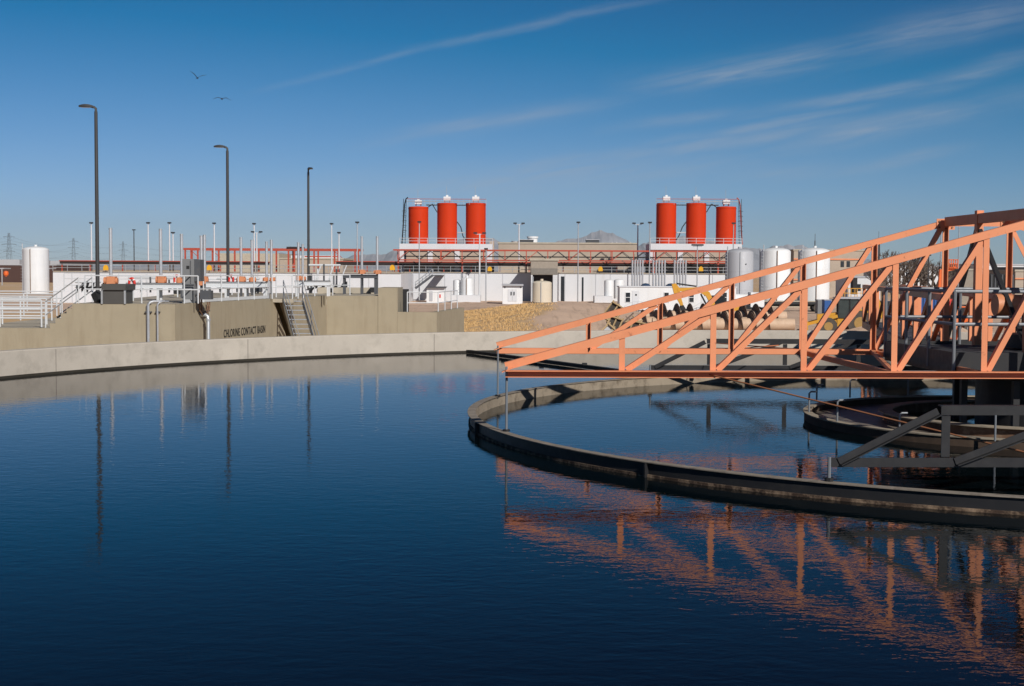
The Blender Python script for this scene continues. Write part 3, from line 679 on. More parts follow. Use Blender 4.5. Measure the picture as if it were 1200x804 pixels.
# tall lamps
def lamp(px0, ytop, px1, ybase, D, arm, label, pole_r=.075):
    p = at(px1, ybase, D); p.z = DZ; zt = Z(px0, ytop, D)
    t = thing('street_lamp', label, 'street lamp', p, 'tall lamps on the basin deck')
    MB().tube([p, V((p.x, p.y, zt - .18))], pole_r * 1.12, 12, pole_r * .9).build('pole', lampm, t, smooth=True)
    MB().box(p - V((.16, .16, 0)), p + V((.16, .16, .06))).build('base_plate', lampm, t)
    q = V((p.x, p.y, zt - .18)); d = V(arm)
    MB().tube([q, q + V((0, 0, .12)), q + d * .06 + V((0, 0, .17)), q + d * .16 + V((0, 0, .185))], .05, 8).build('arm', lampm, t, smooth=True)
    hd = MB(); n = 9
    ring_ = []
    sd = d.cross(V((0, 0, 1))).normalized(); vs = []; fs = []
    for i in range(n):
        f = i / (n - 1); w = .17 * (sin(pi * min(1, f * .86 + .12)) ** .6); hh = .035 + .045 * sin(pi * (f * .8 + .1))
        c = q + d * (.1 + .56 * f) + V((0, 0, .185 + .015 * sin(pi * f)))
        vs += [c - sd * w - V((0, 0, hh * .4)), c + sd * w - V((0, 0, hh * .4)), c + sd * w * .6 + V((0, 0, hh)), c - sd * w * .6 + V((0, 0, hh))]
    for i in range(n - 1):
        for k in range(4): fs.append((i * 4 + k, i * 4 + (k + 1) % 4, i * 4 + 4 + (k + 1) % 4, i * 4 + 4 + k))
    fs += [(3, 2, 1, 0), (n * 4 - 4, n * 4 - 3, n * 4 - 2, n * 4 - 1)]
    head = hd.add(vs, fs).build('lamp_head', lampm, t)
    a = q + d * .22; e = q + d * .56; MB().bar(a + V((0, 0, .16)), e + V((0, 0, .16)), .2, .012).build('lens', glass, head)
lamp(112.6, 125.5, 114.6, 352, 56.3, (-.98, -.2, 0), 'tallest dark lamp post, nearest, beside the dark storage box')
lamp(266.6, 172.5, 267.3, 345, 69.3, (-.98, -.15, 0), 'middle dark lamp post with its head turned left')
lamp(361.2, 198.5, 361.6, 341, 85, (.45, -.9, 0), 'third dark lamp post, the only one with its head turned right')

# ------------------------------------------------------------------ far plant (about 245 m away)
PD = 245.
def wbox(px0, py0, px1, py1, D, dep, ground=False):
    a, b2 = pbox(px0, py0, px1, py1, D, dep)
    if ground: a = (a[0], a[1], GZ - .3)
    return a, b2
bw = thing('settling_basin', 'long low white wall of the settling basins across the plant', 'building', V((X(300, PD), PD, GZ)))
a, b2 = wbox(62, 319.5, 470, 345, PD - 30, 25, True); MB().box(a, b2).build('wall', whitewall, bw)
a, b2 = wbox(470.3, 320.5, 862, 353, PD, 30, True); MB().box(a, b2).build('wall', whitewall, bw)
for px in (84, 128, 172, 214, 258, 302, 346, 390, 432):
    a, b2 = wbox(px, 320, px + .5, 345, PD - 30.05, .1, True); MB().box(a, b2).build('joint', greytank, bw)
for px in (484, 521, 556, 589, 662, 698, 715, 742, 800, 835):
    a, b2 = wbox(px, 321, px + .5, 353, PD - .05, .1, True); MB().box(a, b2).build('joint', greytank, bw)
a, b2 = wbox(62, 318.6, 470, 319.4, PD - 30.2, 25.4); MB().box(a, b2).build('coping', deckm, bw)
a, b2 = wbox(470.3, 319.6, 862, 320.4, PD - .2, 30.4); MB().box(a, b2).build('coping', deckm, bw)
for px0, px1, y0 in ((657.5, 661.5, 324), (682, 684, 325), (477, 481, 330), (362, 366, 323), (390, 392, 323), (405, 407, 330)):
    a, b2 = wbox(px0, y0, px1, 353 if px0 > 470 else 345, (PD if px0 > 470 else PD - 30) - .06, .1, True); MB().box(a, b2).build('shade_strip', glass, bw)  # flat dark strips, their colour stands in for shade in wall recesses
def far_rail(px0, px1, yb, D, lb):
    z = Z((px0 + px1) / 2, yb, D); return railing(lb, [V((X(px0, D), D, z)), V((X(px1, D), D, z))], h=1.05, sp=2.2, zs=(.5, 1), r=.045, m=MATS['galvanised_steel'], parts=False, group='railings on the white basins')
far_rail(62, 470, 318.6, PD - 29.8, 'long grey railing on top of the white wall on the left')
far_rail(470, 862, 319.6, PD + .2, 'long grey railing on top of the white wall on the right')

# red truss frames and dark canopies
def canopy(px0, px1, y0, y1, D, dep, lb, posts):
    a, b2 = wbox(px0, y0, px1, y1, D, dep); t = thing('canopy', lb, 'canopy', V((a[0], D, GZ)), 'dark flat canopies with red edges')
    MB().box((a[0], D, a[2]), (b2[0], b2[1], b2[2] - .16)).build('roof', roofdark, t)
    MB().box((a[0] - .1, D - .1, b2[2] - .157), (b2[0] + .1, b2[1] + .1, b2[2])).build('fascia', redsteel, t)
    for px in posts:
        x = X(px, D); MB().box((x - .09, D + .3, GZ if px < 300 else Z(px, 318.5, D)), (x + .09, D + .5, a[2] - .002)).build('post', redsteel, t)
canopy(70, 300, 305.6, 309.5, PD + 8, 14, 'dark flat canopy with red edge, the left one of the three', (72, 105, 143, 181, 220, 258, 296))
canopy(394, 640, 306.5, 311, PD + 6, 14, 'dark flat canopy with red edge under the left silos', (396, 430, 462, 480, 520, 552, 586, 620))
canopy(641, 862, 307.5, 312, PD + 6, 14, 'dark flat canopy with red edge under the right silos', (660, 723, 764, 800, 833))
def long_truss(px0, px1, y0, y1, D, n, lb):
    t = thing('pipe_truss', lb, 'truss', V((X(px0, D), D, GZ)), 'red steel truss bridges')
    zt, zb = Z((px0 + px1) / 2, y0, D), Z((px0 + px1) / 2, y1, D); x0, x1 = X(px0, D), X(px1, D)
    for k, yy in enumerate((D, D + 3)):
        MB().box((x0 - .8, yy, zt - .24), (x1, yy + .3, zt)).build('top_chord', redsteel, t)
        MB().box((x0, yy, zb), (x1, yy + .3, zb + .2)).build('bottom_chord', redsteel, t)
        for i in range(n + 1):
            x = x0 + (x1 - x0) * i / n
            if i % 2 == 0 or yy == D: MB().box((x - .07, yy + .05, zb + .21), (x + .07, yy + .25, zt - .25)).build('post', redsteel, t)
            if i < n:
                xb = x0 + (x1 - x0) * (i + 1) / n
                MB().bar((x, yy + .15, zb + .2), ((x + xb) / 2, yy + .15, zt - .3), .11, .11, NY).build('diagonal', redsteel if k == 0 and i % 2 == 0 else darksteel, t)
                MB().bar((xb, yy + .15, zb + .2), ((x + xb) / 2, yy + .15, zt - .3), .09, .09, NY).build('diagonal', darksteel, t)
    for i in range(0, n + 1, 3):
        x = x0 + (x1 - x0) * i / n; MB().box((x - .13, D + 1.3, Z(650, 319.5, D)), (x + .13, D + 1.6, zb - .002)).build('support_post', redsteel, t)
    MB().tube([(x0 + 1, D + 1.5, zb + .75), (x1 - 1, D + 1.5, zb + .75)], .1, 8).build('pipe', darksteel, t)
long_truss(466, 868, 293, 306.2, PD + 1.5, 16, 'long red truss bridge carrying pipes in front of both silo groups')
t = thing('portal_frame', 'red steel portal frame standing behind the first gate actuators', 'steel frame', V((X(215, PD + 40), PD + 40, GZ)))
D = PD + 40; zt = Z(310, 291, D)
for y_ in (D, D + 6):
    MB().box((X(215, D), y_, zt - .45), (X(422, D), y_ + .3, zt)).build('beam', redsteel, t)
    for px in (217, 224, 249, 275, 297, 318, 338, 345, 368, 392, 416):
        MB().box((X(px, D) - .16, y_ + .02, GZ), (X(px, D) + .16, y_ + .28, zt - .452)).build('post', redsteel, t)
MB().box((X(357, D), D - .1, Z(385, 301.5, D)), (X(397, D), D, Z(385, 300, D))).build('cross_rail', redsteel, t)
for px in (224, 249, 392): MB().bar((X(px, D), D - .05, zt - .5), (X(px + 9, D), D - .05, zt - 1.9), .12, .12, NY).build('knee_brace', redsteel, t)
MB().box((X(336, D), D - .2, zt + .003), (X(352, D), D + 6, zt + .35)).build('roof_cap', roofdark, t)

def building(name, px0, y0, px1, y1, D, dep, m, lb, extra=None, parapet=True):
    a, b2 = wbox(px0, y0, px1, y1, D, dep, True); t = thing(name, lb, 'building', V(((a[0] + b2[0]) / 2, D, GZ)))
    MB().box(a, b2).build('wall', m, t)
    if parapet: MB().box((a[0] - .15, D - .15, b2[2] + .003), (b2[0] + .15, b2[1] + .15, b2[2] + .3)).build('parapet', deckm if m in (tan, tan2) else greytank, t)
    return t
def win(t, px0, y0, px1, y1, D, nm='window', m=glass): MB().box(*pbox(px0, y0, px1, y1, D - .06, .1)).build(nm, m, t)
b_ = building('tan_building', 328, 304, 402, 345, PD + 60, 20, tan, 'tan block building behind the red portal frame')
win(b_, 341, 299.5, 395, 303.8, PD + 66, 'tank_shell', whitewall)
building('pale_building', 256, 297, 327, 330, PD + 110, 25, deckm, 'pale concrete building behind the left part of the red portal frame', parapet=False)
b_ = building('process_building', 584, 286, 747, 340, PD + 30, 30, tan, 'wide tan process building with rooftop units between the silo groups')
for px0, y0, px1 in ((609, 281.5, 625), (687, 281.5, 702)):
    MB().box(*wbox(px0, y0, px1, 285.4, PD + 34, 3)).build('rooftop_unit', greysteel, b_); MB().box(*wbox(px0 - .6, y0 - .9, px1 + .6, y0 - .1, PD + 33.7, 3.6)).build('unit_hood', greytank, b_)
c = at(624, 285.4, PD + 36); MB().cyl(c, 1.0, 1., 20).build('vent_drum', white, b_, smooth=True)
MB().cyl(c + V((0, 0, 1.05)), 1.15, .35, 20).build('vent_cap', white, b_, smooth=True)
MB().cyl(at(604, 285.4, PD + 36), .8, .5, 20).build('vent_drum', greytank, b_, smooth=True)
for px in (716, 721, 737): MB().box(*wbox(px, 283.5, px + 2.4, 285.5, PD + 34, 1)).build('vent_hood', greytank, b_)

# silos
def silo_group(px0, px1, cxs, low, D, side):
    a, b2 = wbox(px0, 285.8, px1, 293, D, 9)
    sd_ = 'left' if side < 0 else 'right'
    t = thing('silo_platform', f'white slab on columns under the {sd_} group of three red silos', 'platform', V(((a[0] + b2[0]) / 2, D, GZ)), 'white silo platforms')
    MB().box(a, b2).build('slab', whitewall, t)
    for f in (.02, .33, .62, .97):
        x = a[0] + (b2[0] - a[0]) * f; MB().box((x - .45, D + .3, GZ), (x + .45, D + 1.2, a[2] - .002)).build('column', whitewall, t)
        MB().box((x - .45, D + 7.3, GZ), (x + .45, D + 8.2, a[2] - .002)).build('column', whitewall, t)
    MB().box((a[0] + 1.2, D + .55, GZ), (b2[0] - 1.2, D + 7, a[2] - .004)).build('enclosure', tan, t)
    far = railing(f'grey railing round the white slab of the {sd_} silos', [V((a[0], D + .1, b2[2])), V((b2[0], D + .1, b2[2]))], h=1., sp=1.7, r=.04, parts=False, group='railings on the silo platforms')
    zt = Z(520, 238.3, D + 4); rad = (X(511 + 23.3, D + 4) - X(511, D + 4)) / 2
    pos = ['left', 'middle', 'right']
    tops = []
    for i, px in enumerate(cxs):
        c = V((X(px, D + 4), D + 4, b2[2]))
        h = (Z(px, 242.5 if i == low else 238.3, D + 4) - b2[2])
        s = thing('silo', f'red orange silo, {pos[i]} one of the {sd_} group of three', 'silo', c, 'red orange storage silos')
        MB().lathe(c, [(0, .001), (rad, .001), (rad, h - .35), (rad + .05, h - .35), (rad + .05, h - .22), (rad, h - .22), (rad, h), (0, h + .12)], 40, closed=False).build('shell', silored, s, smooth=True)
        for f in (.25, .5, .75): MB().lathe(c, [(rad + .001, h * f), (rad + .014, h * f), (rad + .014, h * f + .05), (rad + .001, h * f + .05)], 40).build('seam', silored, s, smooth=True)
        MB().box(c + V((-.64, -.6, h + .5)), c + V((.64, .6, h + 1.2))).build('filter_box', white, s)
        MB().box(c + V((-.2, -.2, h + 1.202)), c + V((.2, .2, h + 1.5))).build('filter_cap', white, s)
        for dx in (-.45, .45): MB().box(c + V((dx - .06, -.5, h + .2)), c + V((dx + .06, .5, h + .548))).build('filter_leg', redsteel, s)
        MB().tube([c + V((-.1, .0, h + 1.6)), c + V((-.1, 0, h + 3.1))], .03, 5).build('lightning_rod', greytank, s)
        tops.append((c, h))
    # catwalk along the tops
    w = thing('catwalk', f'grey catwalk and railing joining the tops of the {sd_} silos', 'catwalk', tops[1][0] + V((0, 0, tops[1][1])), 'catwalks joining the silo tops')
    zc = tops[1][0].z + tops[1][1] - .25
    for (c0, h0), (c1, h1) in zip(tops, tops[1:]):
        MB().box((c0.x + rad * .8, c0.y - .5, zc - .15), (c1.x - rad * .8, c0.y + .5, zc)).build('deck', greysteel, w)
    xa, xb = tops[0][0].x - rad - .1, tops[2][0].x + rad + .1
    for z_ in (.5, .95):
        MB().tube([(xa, tops[0][0].y - rad * .8, zc + z_), (xb, tops[0][0].y - rad * .8, zc + z_)], .055, 6).build('rail', redsteel if z_ > .7 else galv, w)
    for k in range(15):
        x = xa + (xb - xa) * k / 14; MB().tube([(x, tops[0][0].y - rad * .8, zc - .1), (x, tops[0][0].y - rad * .8, zc + .97)], .03, 5).build('rail_post', galv, w)
    # fill pipe on the outer side, hoses between
    xo = (xa - .6) if side < 0 else (xb + .6); sg = -side
    MB().tube([(xo + .6 * sg, c.y, zc + 1.3), (xo + .25 * sg, c.y, zc + 1.0), (xo, c.y - .1, zc), (xo - .4 * sg, c.y - .2, tops[0][0].z + 1), (xo - .5 * sg, c.y - .2, tops[0][0].z)], .11, 8).build('fill_pipe', redsteel if side > 0 else darksteel, w, smooth=True)
    lad = MB()
    for dx in (-.25, .25): lad.tube([(xo + dx - .1 * sg, c.y - .6, tops[0][0].z), (xo + dx + .1 * sg, c.y - .6, zc + 1)], .05, 5)
    for k in range(16):
        z_ = tops[0][0].z + .3 + k * (zc - tops[0][0].z) / 16; lad.bar((xo - .25, c.y - .6, z_), (xo + .25, c.y - .6, z_), .05, .05)
    for k in range(5):
        z_ = tops[0][0].z + 2.4 + k * .9; lad.tube([(xo - .4, c.y - .6, z_), (xo - .35, c.y - 1.2, z_), (xo + .35, c.y - 1.2, z_), (xo + .4, c.y - .6, z_)], .04, 5)
    lad.build('caged_ladder', darksteel, w)
    i0, i1 = (1, 2) if side < 0 else (0, 1)
    (ca, ha), (cb_, hb) = tops[i0], tops[i1]
    if side < 0: pts = [(ca.x + rad, c.y - .3, ca.z + ha * .55), (ca.x + rad + .7, c.y - .3, ca.z + ha * .42), (cb_.x - rad - .5, c.y - .3, ca.z + ha * .2), (cb_.x - rad, c.y - .3, ca.z + ha * .1)]
    else: pts = [(cb_.x - rad, c.y - .3, ca.z + ha * .55), (cb_.x - rad - .7, c.y - .3, ca.z + ha * .42), (ca.x + rad + .5, c.y - .3, ca.z + ha * .2), (ca.x + rad, c.y - .3, ca.z + ha * .1)]
    MB().tube(pts, .09, 8).build('hose', black, w, smooth=True)
    MB().box((ca.x + rad + .05, c.y - .4, ca.z + ha * .27), (cb_.x - rad - .05, c.y + .4, ca.z + ha * .30)).build('lower_platform', galv, w)
    i0, i1 = (0, 1) if side < 0 else (1, 2)
    (ca, ha), (cb_, hb) = tops[i0], tops[i1]
    sg2 = 1 if side < 0 else -1; xm = ca.x if side < 0 else cb_.x; xn = cb_.x if side < 0 else ca.x
    MB().tube([(xm + sg2 * rad * .9, c.y - .3, zc - .6), (xm + sg2 * (rad + .8), c.y - .3, zc + .1), (xn - sg2 * (rad + .9), c.y - .3, zc + .1), (xn - sg2 * rad, c.y - .3, zc - 1.4)], .08, 8).build('hose', darksteel, w, smooth=True)
silo_group(468, 577, (490.2, 523.8, 557.3), 0, PD + 8, -1)
silo_group(762, 869, (780, 815, 850), 2, PD + 8, 1)
# side tower behind the left silos
tag(MB().box(*wbox(573.5, 282.5, 578.8, 345, PD + 14, 3, True)).build('stair_tower', tan, loc=V((X(576, PD + 14), PD + 14, GZ))), 'narrow pale tower at the right end of the left silo slab', 'tower')

# ------------------------------------------------------------------ things in front of the white wall
def tank(px0, px1, ytop, ybot, D, m, lb, dome=.5, group=None, extras=True, plinth=None, n=40):
    rad = (X(px1, D) - X(px0, D)) / 2; pm = (px0 + px1) / 2; z0 = Z(pm, ybot, D); zt = Z(pm, ytop, D)
    c = V((X(pm, D), D + rad, z0)); t = thing('storage_tank', lb, 'tank', c, group)
    MB().cyl(c, rad, zt - z0 - dome, n, dome).build('shell', m, t, smooth=True)
    if extras:
        hh = zt - z0 - dome
        MB().tube([c + V((rad * -.1, -rad - .06, .1)), c + V((rad * -.1, -rad - .06, hh)), c + V((rad * -.08, -rad * .7, hh + dome * .6))], .07, 6).build('drain_pipe', rust if m is white else galv, t)
        la = MB(); a_ = 2.75
        for dx in (-.12, .12):
            q = c + V((rad * cos(a_ + dx * .8 + pi * .0), -rad * sin(a_) * 1.0, 0)) + V((.02, -.04, 0)); la.tube([q + V((dx, 0, .2)), q + V((dx, 0, hh + 1))], .05, 5)
        for k in range(int(hh / .5)): la.bar(q + V((-.25, 0, .4 + k * .5)), q + V((.02, 0, .4 + k * .5)), .05, .05)
        la.build('ladder', galv, t)
        ra = MB()
        for k in range(10):
            a1 = 2 * pi * k / 10; ra.tube([c + V((rad * .95 * cos(a1), rad * .95 * sin(a1), hh - .02)), c + V((rad * .95 * cos(a1), rad * .95 * sin(a1), hh + .75))], .035, 5)
        MB().cyl(c + V((0, 0, hh + dome * .95)), .25, .3, 12).build('vent', m, t, smooth=True)
        for f in (.33, .66): MB().lathe(c, [(rad + .001, hh * f), (rad + .012, hh * f), (rad + .012, hh * f + .04), (rad + .001, hh * f + .04)], n).build('seam', m, t, smooth=True)
        for k, (a1, f) in enumerate(((-1.3, .2), (-1.35, .5), (-1.25, .8)) if m is greytank else ()):
            q = c + V((cos(a1) * rad, sin(a1) * rad, hh * f)); MB().tube([q, q + V((0, -.12, 0))], .1, 8).build('port', greysteel, t)
    return t
tank(22, 52, 288.5, 345, 240, white, 'white domed tank standing alone at the far left', dome=.55)
tank(852.5, 885.5, 291, 362, 215, greytank, 'tall grey domed tank left of the two white ones', dome=.7, group='tall domed tanks on the right')
tank(895, 929.5, 290, 357, 214, white, 'tall white domed tank next to the grey one', dome=.6, group='tall domed tanks on the right')
tank(941, 976, 290, 357, 214, white, 'tall white domed tank farthest right, behind the orange truss', dome=.6, group='tall domed tanks on the right')
for px0, px1, D, lb in ((892, 897, 216, 'slim grey pipe stack on the left side of the middle tall tank'), (937.5, 943, 216, 'slim grey pipe stack on the left side of the right tall tank')):
    tag(MB().tube([V((X(px0 + 2, D), D + 1.5, GZ)), V((X(px0 + 2, D), D + 1.5, Z(px0, 293, D)))], .3, 12).build('pipe_stack', greytank, loc=V((X(px0 + 2, D), D + 1.5, GZ)), smooth=True), lb, 'pipe')
tag(MB().box(*wbox(888, 353, 962, 362, 211, 9, True)).build('tank_plinth', deckm, loc=V((X(925, 203), 203, GZ))), 'pale concrete plinth under the two tall white tanks', 'plinth')
tank(540, 554.5, 325, 347, 236, white, 'small white tank standing left of the white door hut', dome=.4, n=28)
tank(531, 540, 327.5, 347, 237, white, 'slim white tank touching the small tank by the white hut', dome=.25, extras=False, n=24)
tag(MB().box(*wbox(529, 346, 563, 353, 234, 5, True)).build('tank_curb', whitewall, loc=V((X(546, 234), 234, GZ))), 'low white curb below the small white tanks', 'curb')
tank(708.5, 719.5, 327.5, 350, 236, white, 'left small white tank behind the site trailer', dome=.3, extras=False, n=24)
tank(720, 732, 327, 350, 237, white, 'right small white tank behind the site trailer', dome=.3, extras=False, n=24)
tag(MB().box(*wbox(697, 347, 718, 356, 233, 4, True)).build('tank_curb', whitewall, loc=V((X(707, 233), 233, GZ))), 'low white curb left of the site trailer', 'curb')
t = building('equipment_hut', 589, 335, 612.5, 353.5, 222, 6, white, 'small white hut with double doors and eave', parapet=False)
a, b2 = wbox(588, 333.2, 613.5, 334.9, 221.5, 7); MB().box(a, b2).build('roof', greytank, t)
for px in (595.5, 600.8): MB().box(*pbox(px, 339, px + 5, 353, 221.93, .08)).build('door', whitewall, t)
for px in (598.6, 602): win(t, px, 342, px + 1.2, 346, 221.9)
win(t, 591, 336, 592.5, 337.5, 222, 'light', greysteel); win(t, 609.5, 336, 611, 337.5, 222, 'light', greysteel)
t = building('pump_hut', 500, 337.5, 521, 354, 230, 5, white, 'small white pump hut below the steel stair', parapet=False)
MB().box(*wbox(499, 336.2, 522, 337.3, 229.4, 6)).build('roof', greysteel, t); MB().box(*pbox(503, 341, 507, 353, 229.94, .06)).build('door', greytank, t); win(t, 515, 345, 516.5, 349, 230, 'sign', redp)
t = thing('valve_house', 'tan split block valve house with a deep dark opening', 'building', V((X(638, 238), 238, GZ)))
a, b2 = wbox(622.2, 305.5, 653.6, 322, 238, 8); MB().box(a, b2).build('wall', tan2, t)
MB().box((a[0] - .2, 237.8, b2[2] + .003), (b2[0] + .2, 246.2, b2[2] + .35)).build('parapet', deckm, t)
a, b2 = wbox(622.4, 314.5, 653.4, 321.5, 237.95, .04); MB().box(a, b2).build('lower_band', mat('grey_split_block', (.22, .20, .175), .95, var=.3, scale=3), t)
for px0, px1 in ((622.4, 624.2), (648, 653.4)):
    MB().box(*[(lambda a, b2: ((a[0], a[1], GZ), b2))(*pbox(px0, 322.2, px1, 354, 237.9, 3))][0]).build('pier', whitewall, t)
a, b2 = pbox(622.3, 322.2, 653.5, 354, 240.5, .3); MB().box((a[0], a[1], GZ), b2).build('dark_recess_back', roofdark, t)  # back of the recess coloured near black in place of its shade
tank(623.5, 647, 329, 354.5, 228, creamt, 'squat cream tank parked in front of the tan valve house', dome=.35, n=36)
# stair to the white wall
t = thing('access_stair', 'steel stair rising to a landing on the white wall', 'stairs', at(487, 340, 235))
p0, p1 = at(486.5, 338, 236), at(507, 322.5, 236)
for dy in (0, 1.1):
    MB().bar(p0 + V((0, dy, 0)), p1 + V((0, dy, 0)), .08, .35).build('stringer', greysteel, t)
    for h_ in (.55, 1.05): MB().tube([p0 + V((0, dy, h_)), p1 + V((0, dy, h_)), p1 + V((1.3, dy, h_))], .05, 6).build('handrail', galv, t)
    for k in range(6): q = p0.lerp(p1, k / 5) + V((0, dy, 0)); MB().tube([q, q + V((0, 0, 1.05))], .04, 5).build('post', galv, t)
for k in range(14): q = p0.lerp(p1, (k + .5) / 14); MB().box(q + V((-.13, .05, .05)), q + V((.13, 1.05, .1))).build('tread', greysteel, t)
MB().box(p1 + V((0, 0, -.12)), p1 + V((1.5, 9, .03))).build('landing', greysteel, t)
# silver pipe bundles
for k, (pa, pb, lb) in enumerate(((741, 753, 'left bundle of upright silver pipes above the trailer roof'), (765.5, 779, 'middle bundle of upright silver pipes above the trailer roof'), (790.5, 803.5, 'right bundle of upright silver pipes above the trailer roof'))):
    D = 220; t = thing('pipe_bundle', lb, 'pipes', V((X(pa, D), D, GZ)), 'bundles of upright silver pipes')
    for i in range(5):
        x = X(pa + (pb - pa) * i / 4, D); MB().tube([(x, D, GZ), (x, D, Z(pa, 304.5, D))], .14, 8).build('pipe', silverp, t, smooth=True)
    for y_ in (307, 322): MB().box((X(pa, D) - .2, D + .15, Z(pa, y_, D)), (X(pb, D) + .2, D + .3, Z(pa, y_, D) + .15)).build('clamp_bar', galv, t)
for px0, px1, lb in ((750, 763.5, 'left dark blue domed cover behind the trailer'), (779, 794, 'right dark blue domed cover behind the trailer')):
    D = 218; c = V((X((px0 + px1) / 2, D), D, Z(757, 337.5, D))); w = (X(px1, D) - X(px0, D)) / 2
    tag(MB().lathe(c, [(w, -3.5), (w, 0), (w * .93, .25), (w * .75, .5), (w * .45, .68), (0, .75)], 24, closed=False).build('domed_cover', mat('navy_cover' + px0.__str__(), (.03, .06, .12), .5), loc=c, smooth=True), lb, 'cover', 'domed covers')

# yellow beacons on the white walls
for px, D, lb in ((125, PD - 30, 'amber warning box near the first gate actuator stem'), (246, PD - 30, 'amber warning box right of the grey cabinet'), (460, PD - 30, 'amber warning box left of the steel stair'), (574, PD, 'amber warning box above the small white tank'), (703.5, PD, 'amber warning box above the left tank by the trailer'), (821, PD, 'amber warning box left of the grey tank')):
    c = V((X(px, D), D - .4, Z(px, 317.5 if px < 470 else 318.5, D))); t = thing('warning_box', lb, 'warning box', c, 'amber warning boxes on the basins')
    k = MB(); k.box(c + V((-.38, -.15, .1)), c + V((.38, .15, .62))); k.tube([c + V((0, -.13, .6)), c + V((0, .13, .6))], .33, 14); k.build('housing', amber, t)
    MB().box(c + V((-.05, -.05, -.1)), c + V((.05, .05, .1))).build('stem', greysteel, t)

# floodlight poles
FL = [(107.5, 262, 1, 0, 'thin white floodlight pole just left of the tallest lamp'), (174, 262, 1, 0, 'thin white floodlight pole left of the second tall stem'), (199, 262, 1, 0, 'thin white floodlight pole right of the second tall stem'),
      (203, 273.5, 1, 0, 'shorter thin white pole close beside a taller one'), (251.3, 262.5, 1, 0, 'thin white floodlight pole left of the middle lamp'), (298, 263, 1, 0, 'thin single headed pole above the word BASIN'),
      (301, 272.5, 2, 0, 'twin headed white pole above the portal frame'), (388.7, 263, 1, 0, 'thin white pole right of the third tall lamp'), (397.3, 273.5, 1, 0, 'shorter white pole right of the third lamp'),
      (418.7, 261.5, 1, 1, 'slim grey pole left of the paired actuators'), (491.3, 261, 1, 1, 'grey floodlight pole in front of the left red silo'), (562, 274, 2, 0, 'white twin headed pole in front of the third silo'),
      (608, 262.5, 2, 0, 'white twin headed pole above the process building'), (677.3, 261.5, 1, 1, 'grey floodlight pole in front of the mountain'), (747, 262.5, 2, 0, 'white twin headed pole left of the right silos'),
      (761, 261.7, 1, 1, 'grey floodlight pole touching the right silo slab'), (859, 262.5, 1, 1, 'grey floodlight pole in front of the rightmost silo'), (569.5, 292.5, 1, 1, 'short grey pole rising through the red truss'), (817, 288, 3, 1, 'short dark pole with three heads by the right silos')]
for px, yt, heads, grey, lb in FL:
    D = PD + 20 if not grey else PD - 6; zt = Z(px, yt, D); c = V((X(px, D), D, GZ))
    if px == 562: D = PD - 6; c = V((X(px, D), D, GZ)); zt = Z(px, yt, D)
    t = thing('floodlight_pole', lb, 'light pole', c, 'thin floodlight poles across the plant')
    m = galv if grey else alum
    MB().tube([c, V((c.x, c.y, zt))], .17 if not grey else .11, 8, .11 if not grey else .08).build('pole', m, t, smooth=True)
    offs = {1: (0,), 2: (-.75, .75), 3: (-.7, 0, .7)}[heads]
    for o_ in offs: MB().box((c.x + o_ - .32, c.y - .3, zt + .0), (c.x + o_ + .32, c.y + .2, zt + .26)).build('head', darksteel, t)
    if heads > 1: MB().bar((c.x - .8, c.y, zt - .08), (c.x + .8, c.y, zt - .08), .08, .08).build('cross_arm', m, t)
for px, yt, D, lb in ((157.3, 270, 280, 'dark slim pole standing behind the left canopy'), (1102, 262, 230, 'thin pale pole above the red lift'), (1123, 264, 240, 'thin pale pole behind the truss peak'), (1185, 272, 230, 'dark lamp pole at the far right'), (1030, 286, 190, 'dark pole with bracket above the bare trees'), (1088, 300, 200, 'slim dark pole between the bare trees')):
    c = V((X(px, D), D, GZ)); t = thing('utility_pole', lb, 'pole', c, 'slim poles in the distance')
    MB().tube([c, V((c.x, c.y, Z(px, yt, D)))], .12, 8, .09).build('pole', lampm if 'dark' in lb else galv, t, smooth=True)
    MB().box(V((c.x - .3, c.y - .2, Z(px, yt, D))), V((c.x + .3, c.y + .2, Z(px, yt, D) + .2))).build('head', darksteel, t)
for px, yt, D, lb in ((1029, 271, 330, 'thin radio mast above the bare trees'), (954.5, 274, 230, 'thin mast standing on the tan building right of the tanks')):
    c = V((X(px, D), D, GZ)); o = MB().tube([c, V((c.x, c.y, Z(px, yt + 8, D)))], .09, 6).tube([V((c.x, c.y, Z(px, yt + 8, D))), V((c.x, c.y, Z(px, yt, D)))], .04, 6).build('antenna_mast', greysteel, loc=c); tag(o, lb, 'mast')

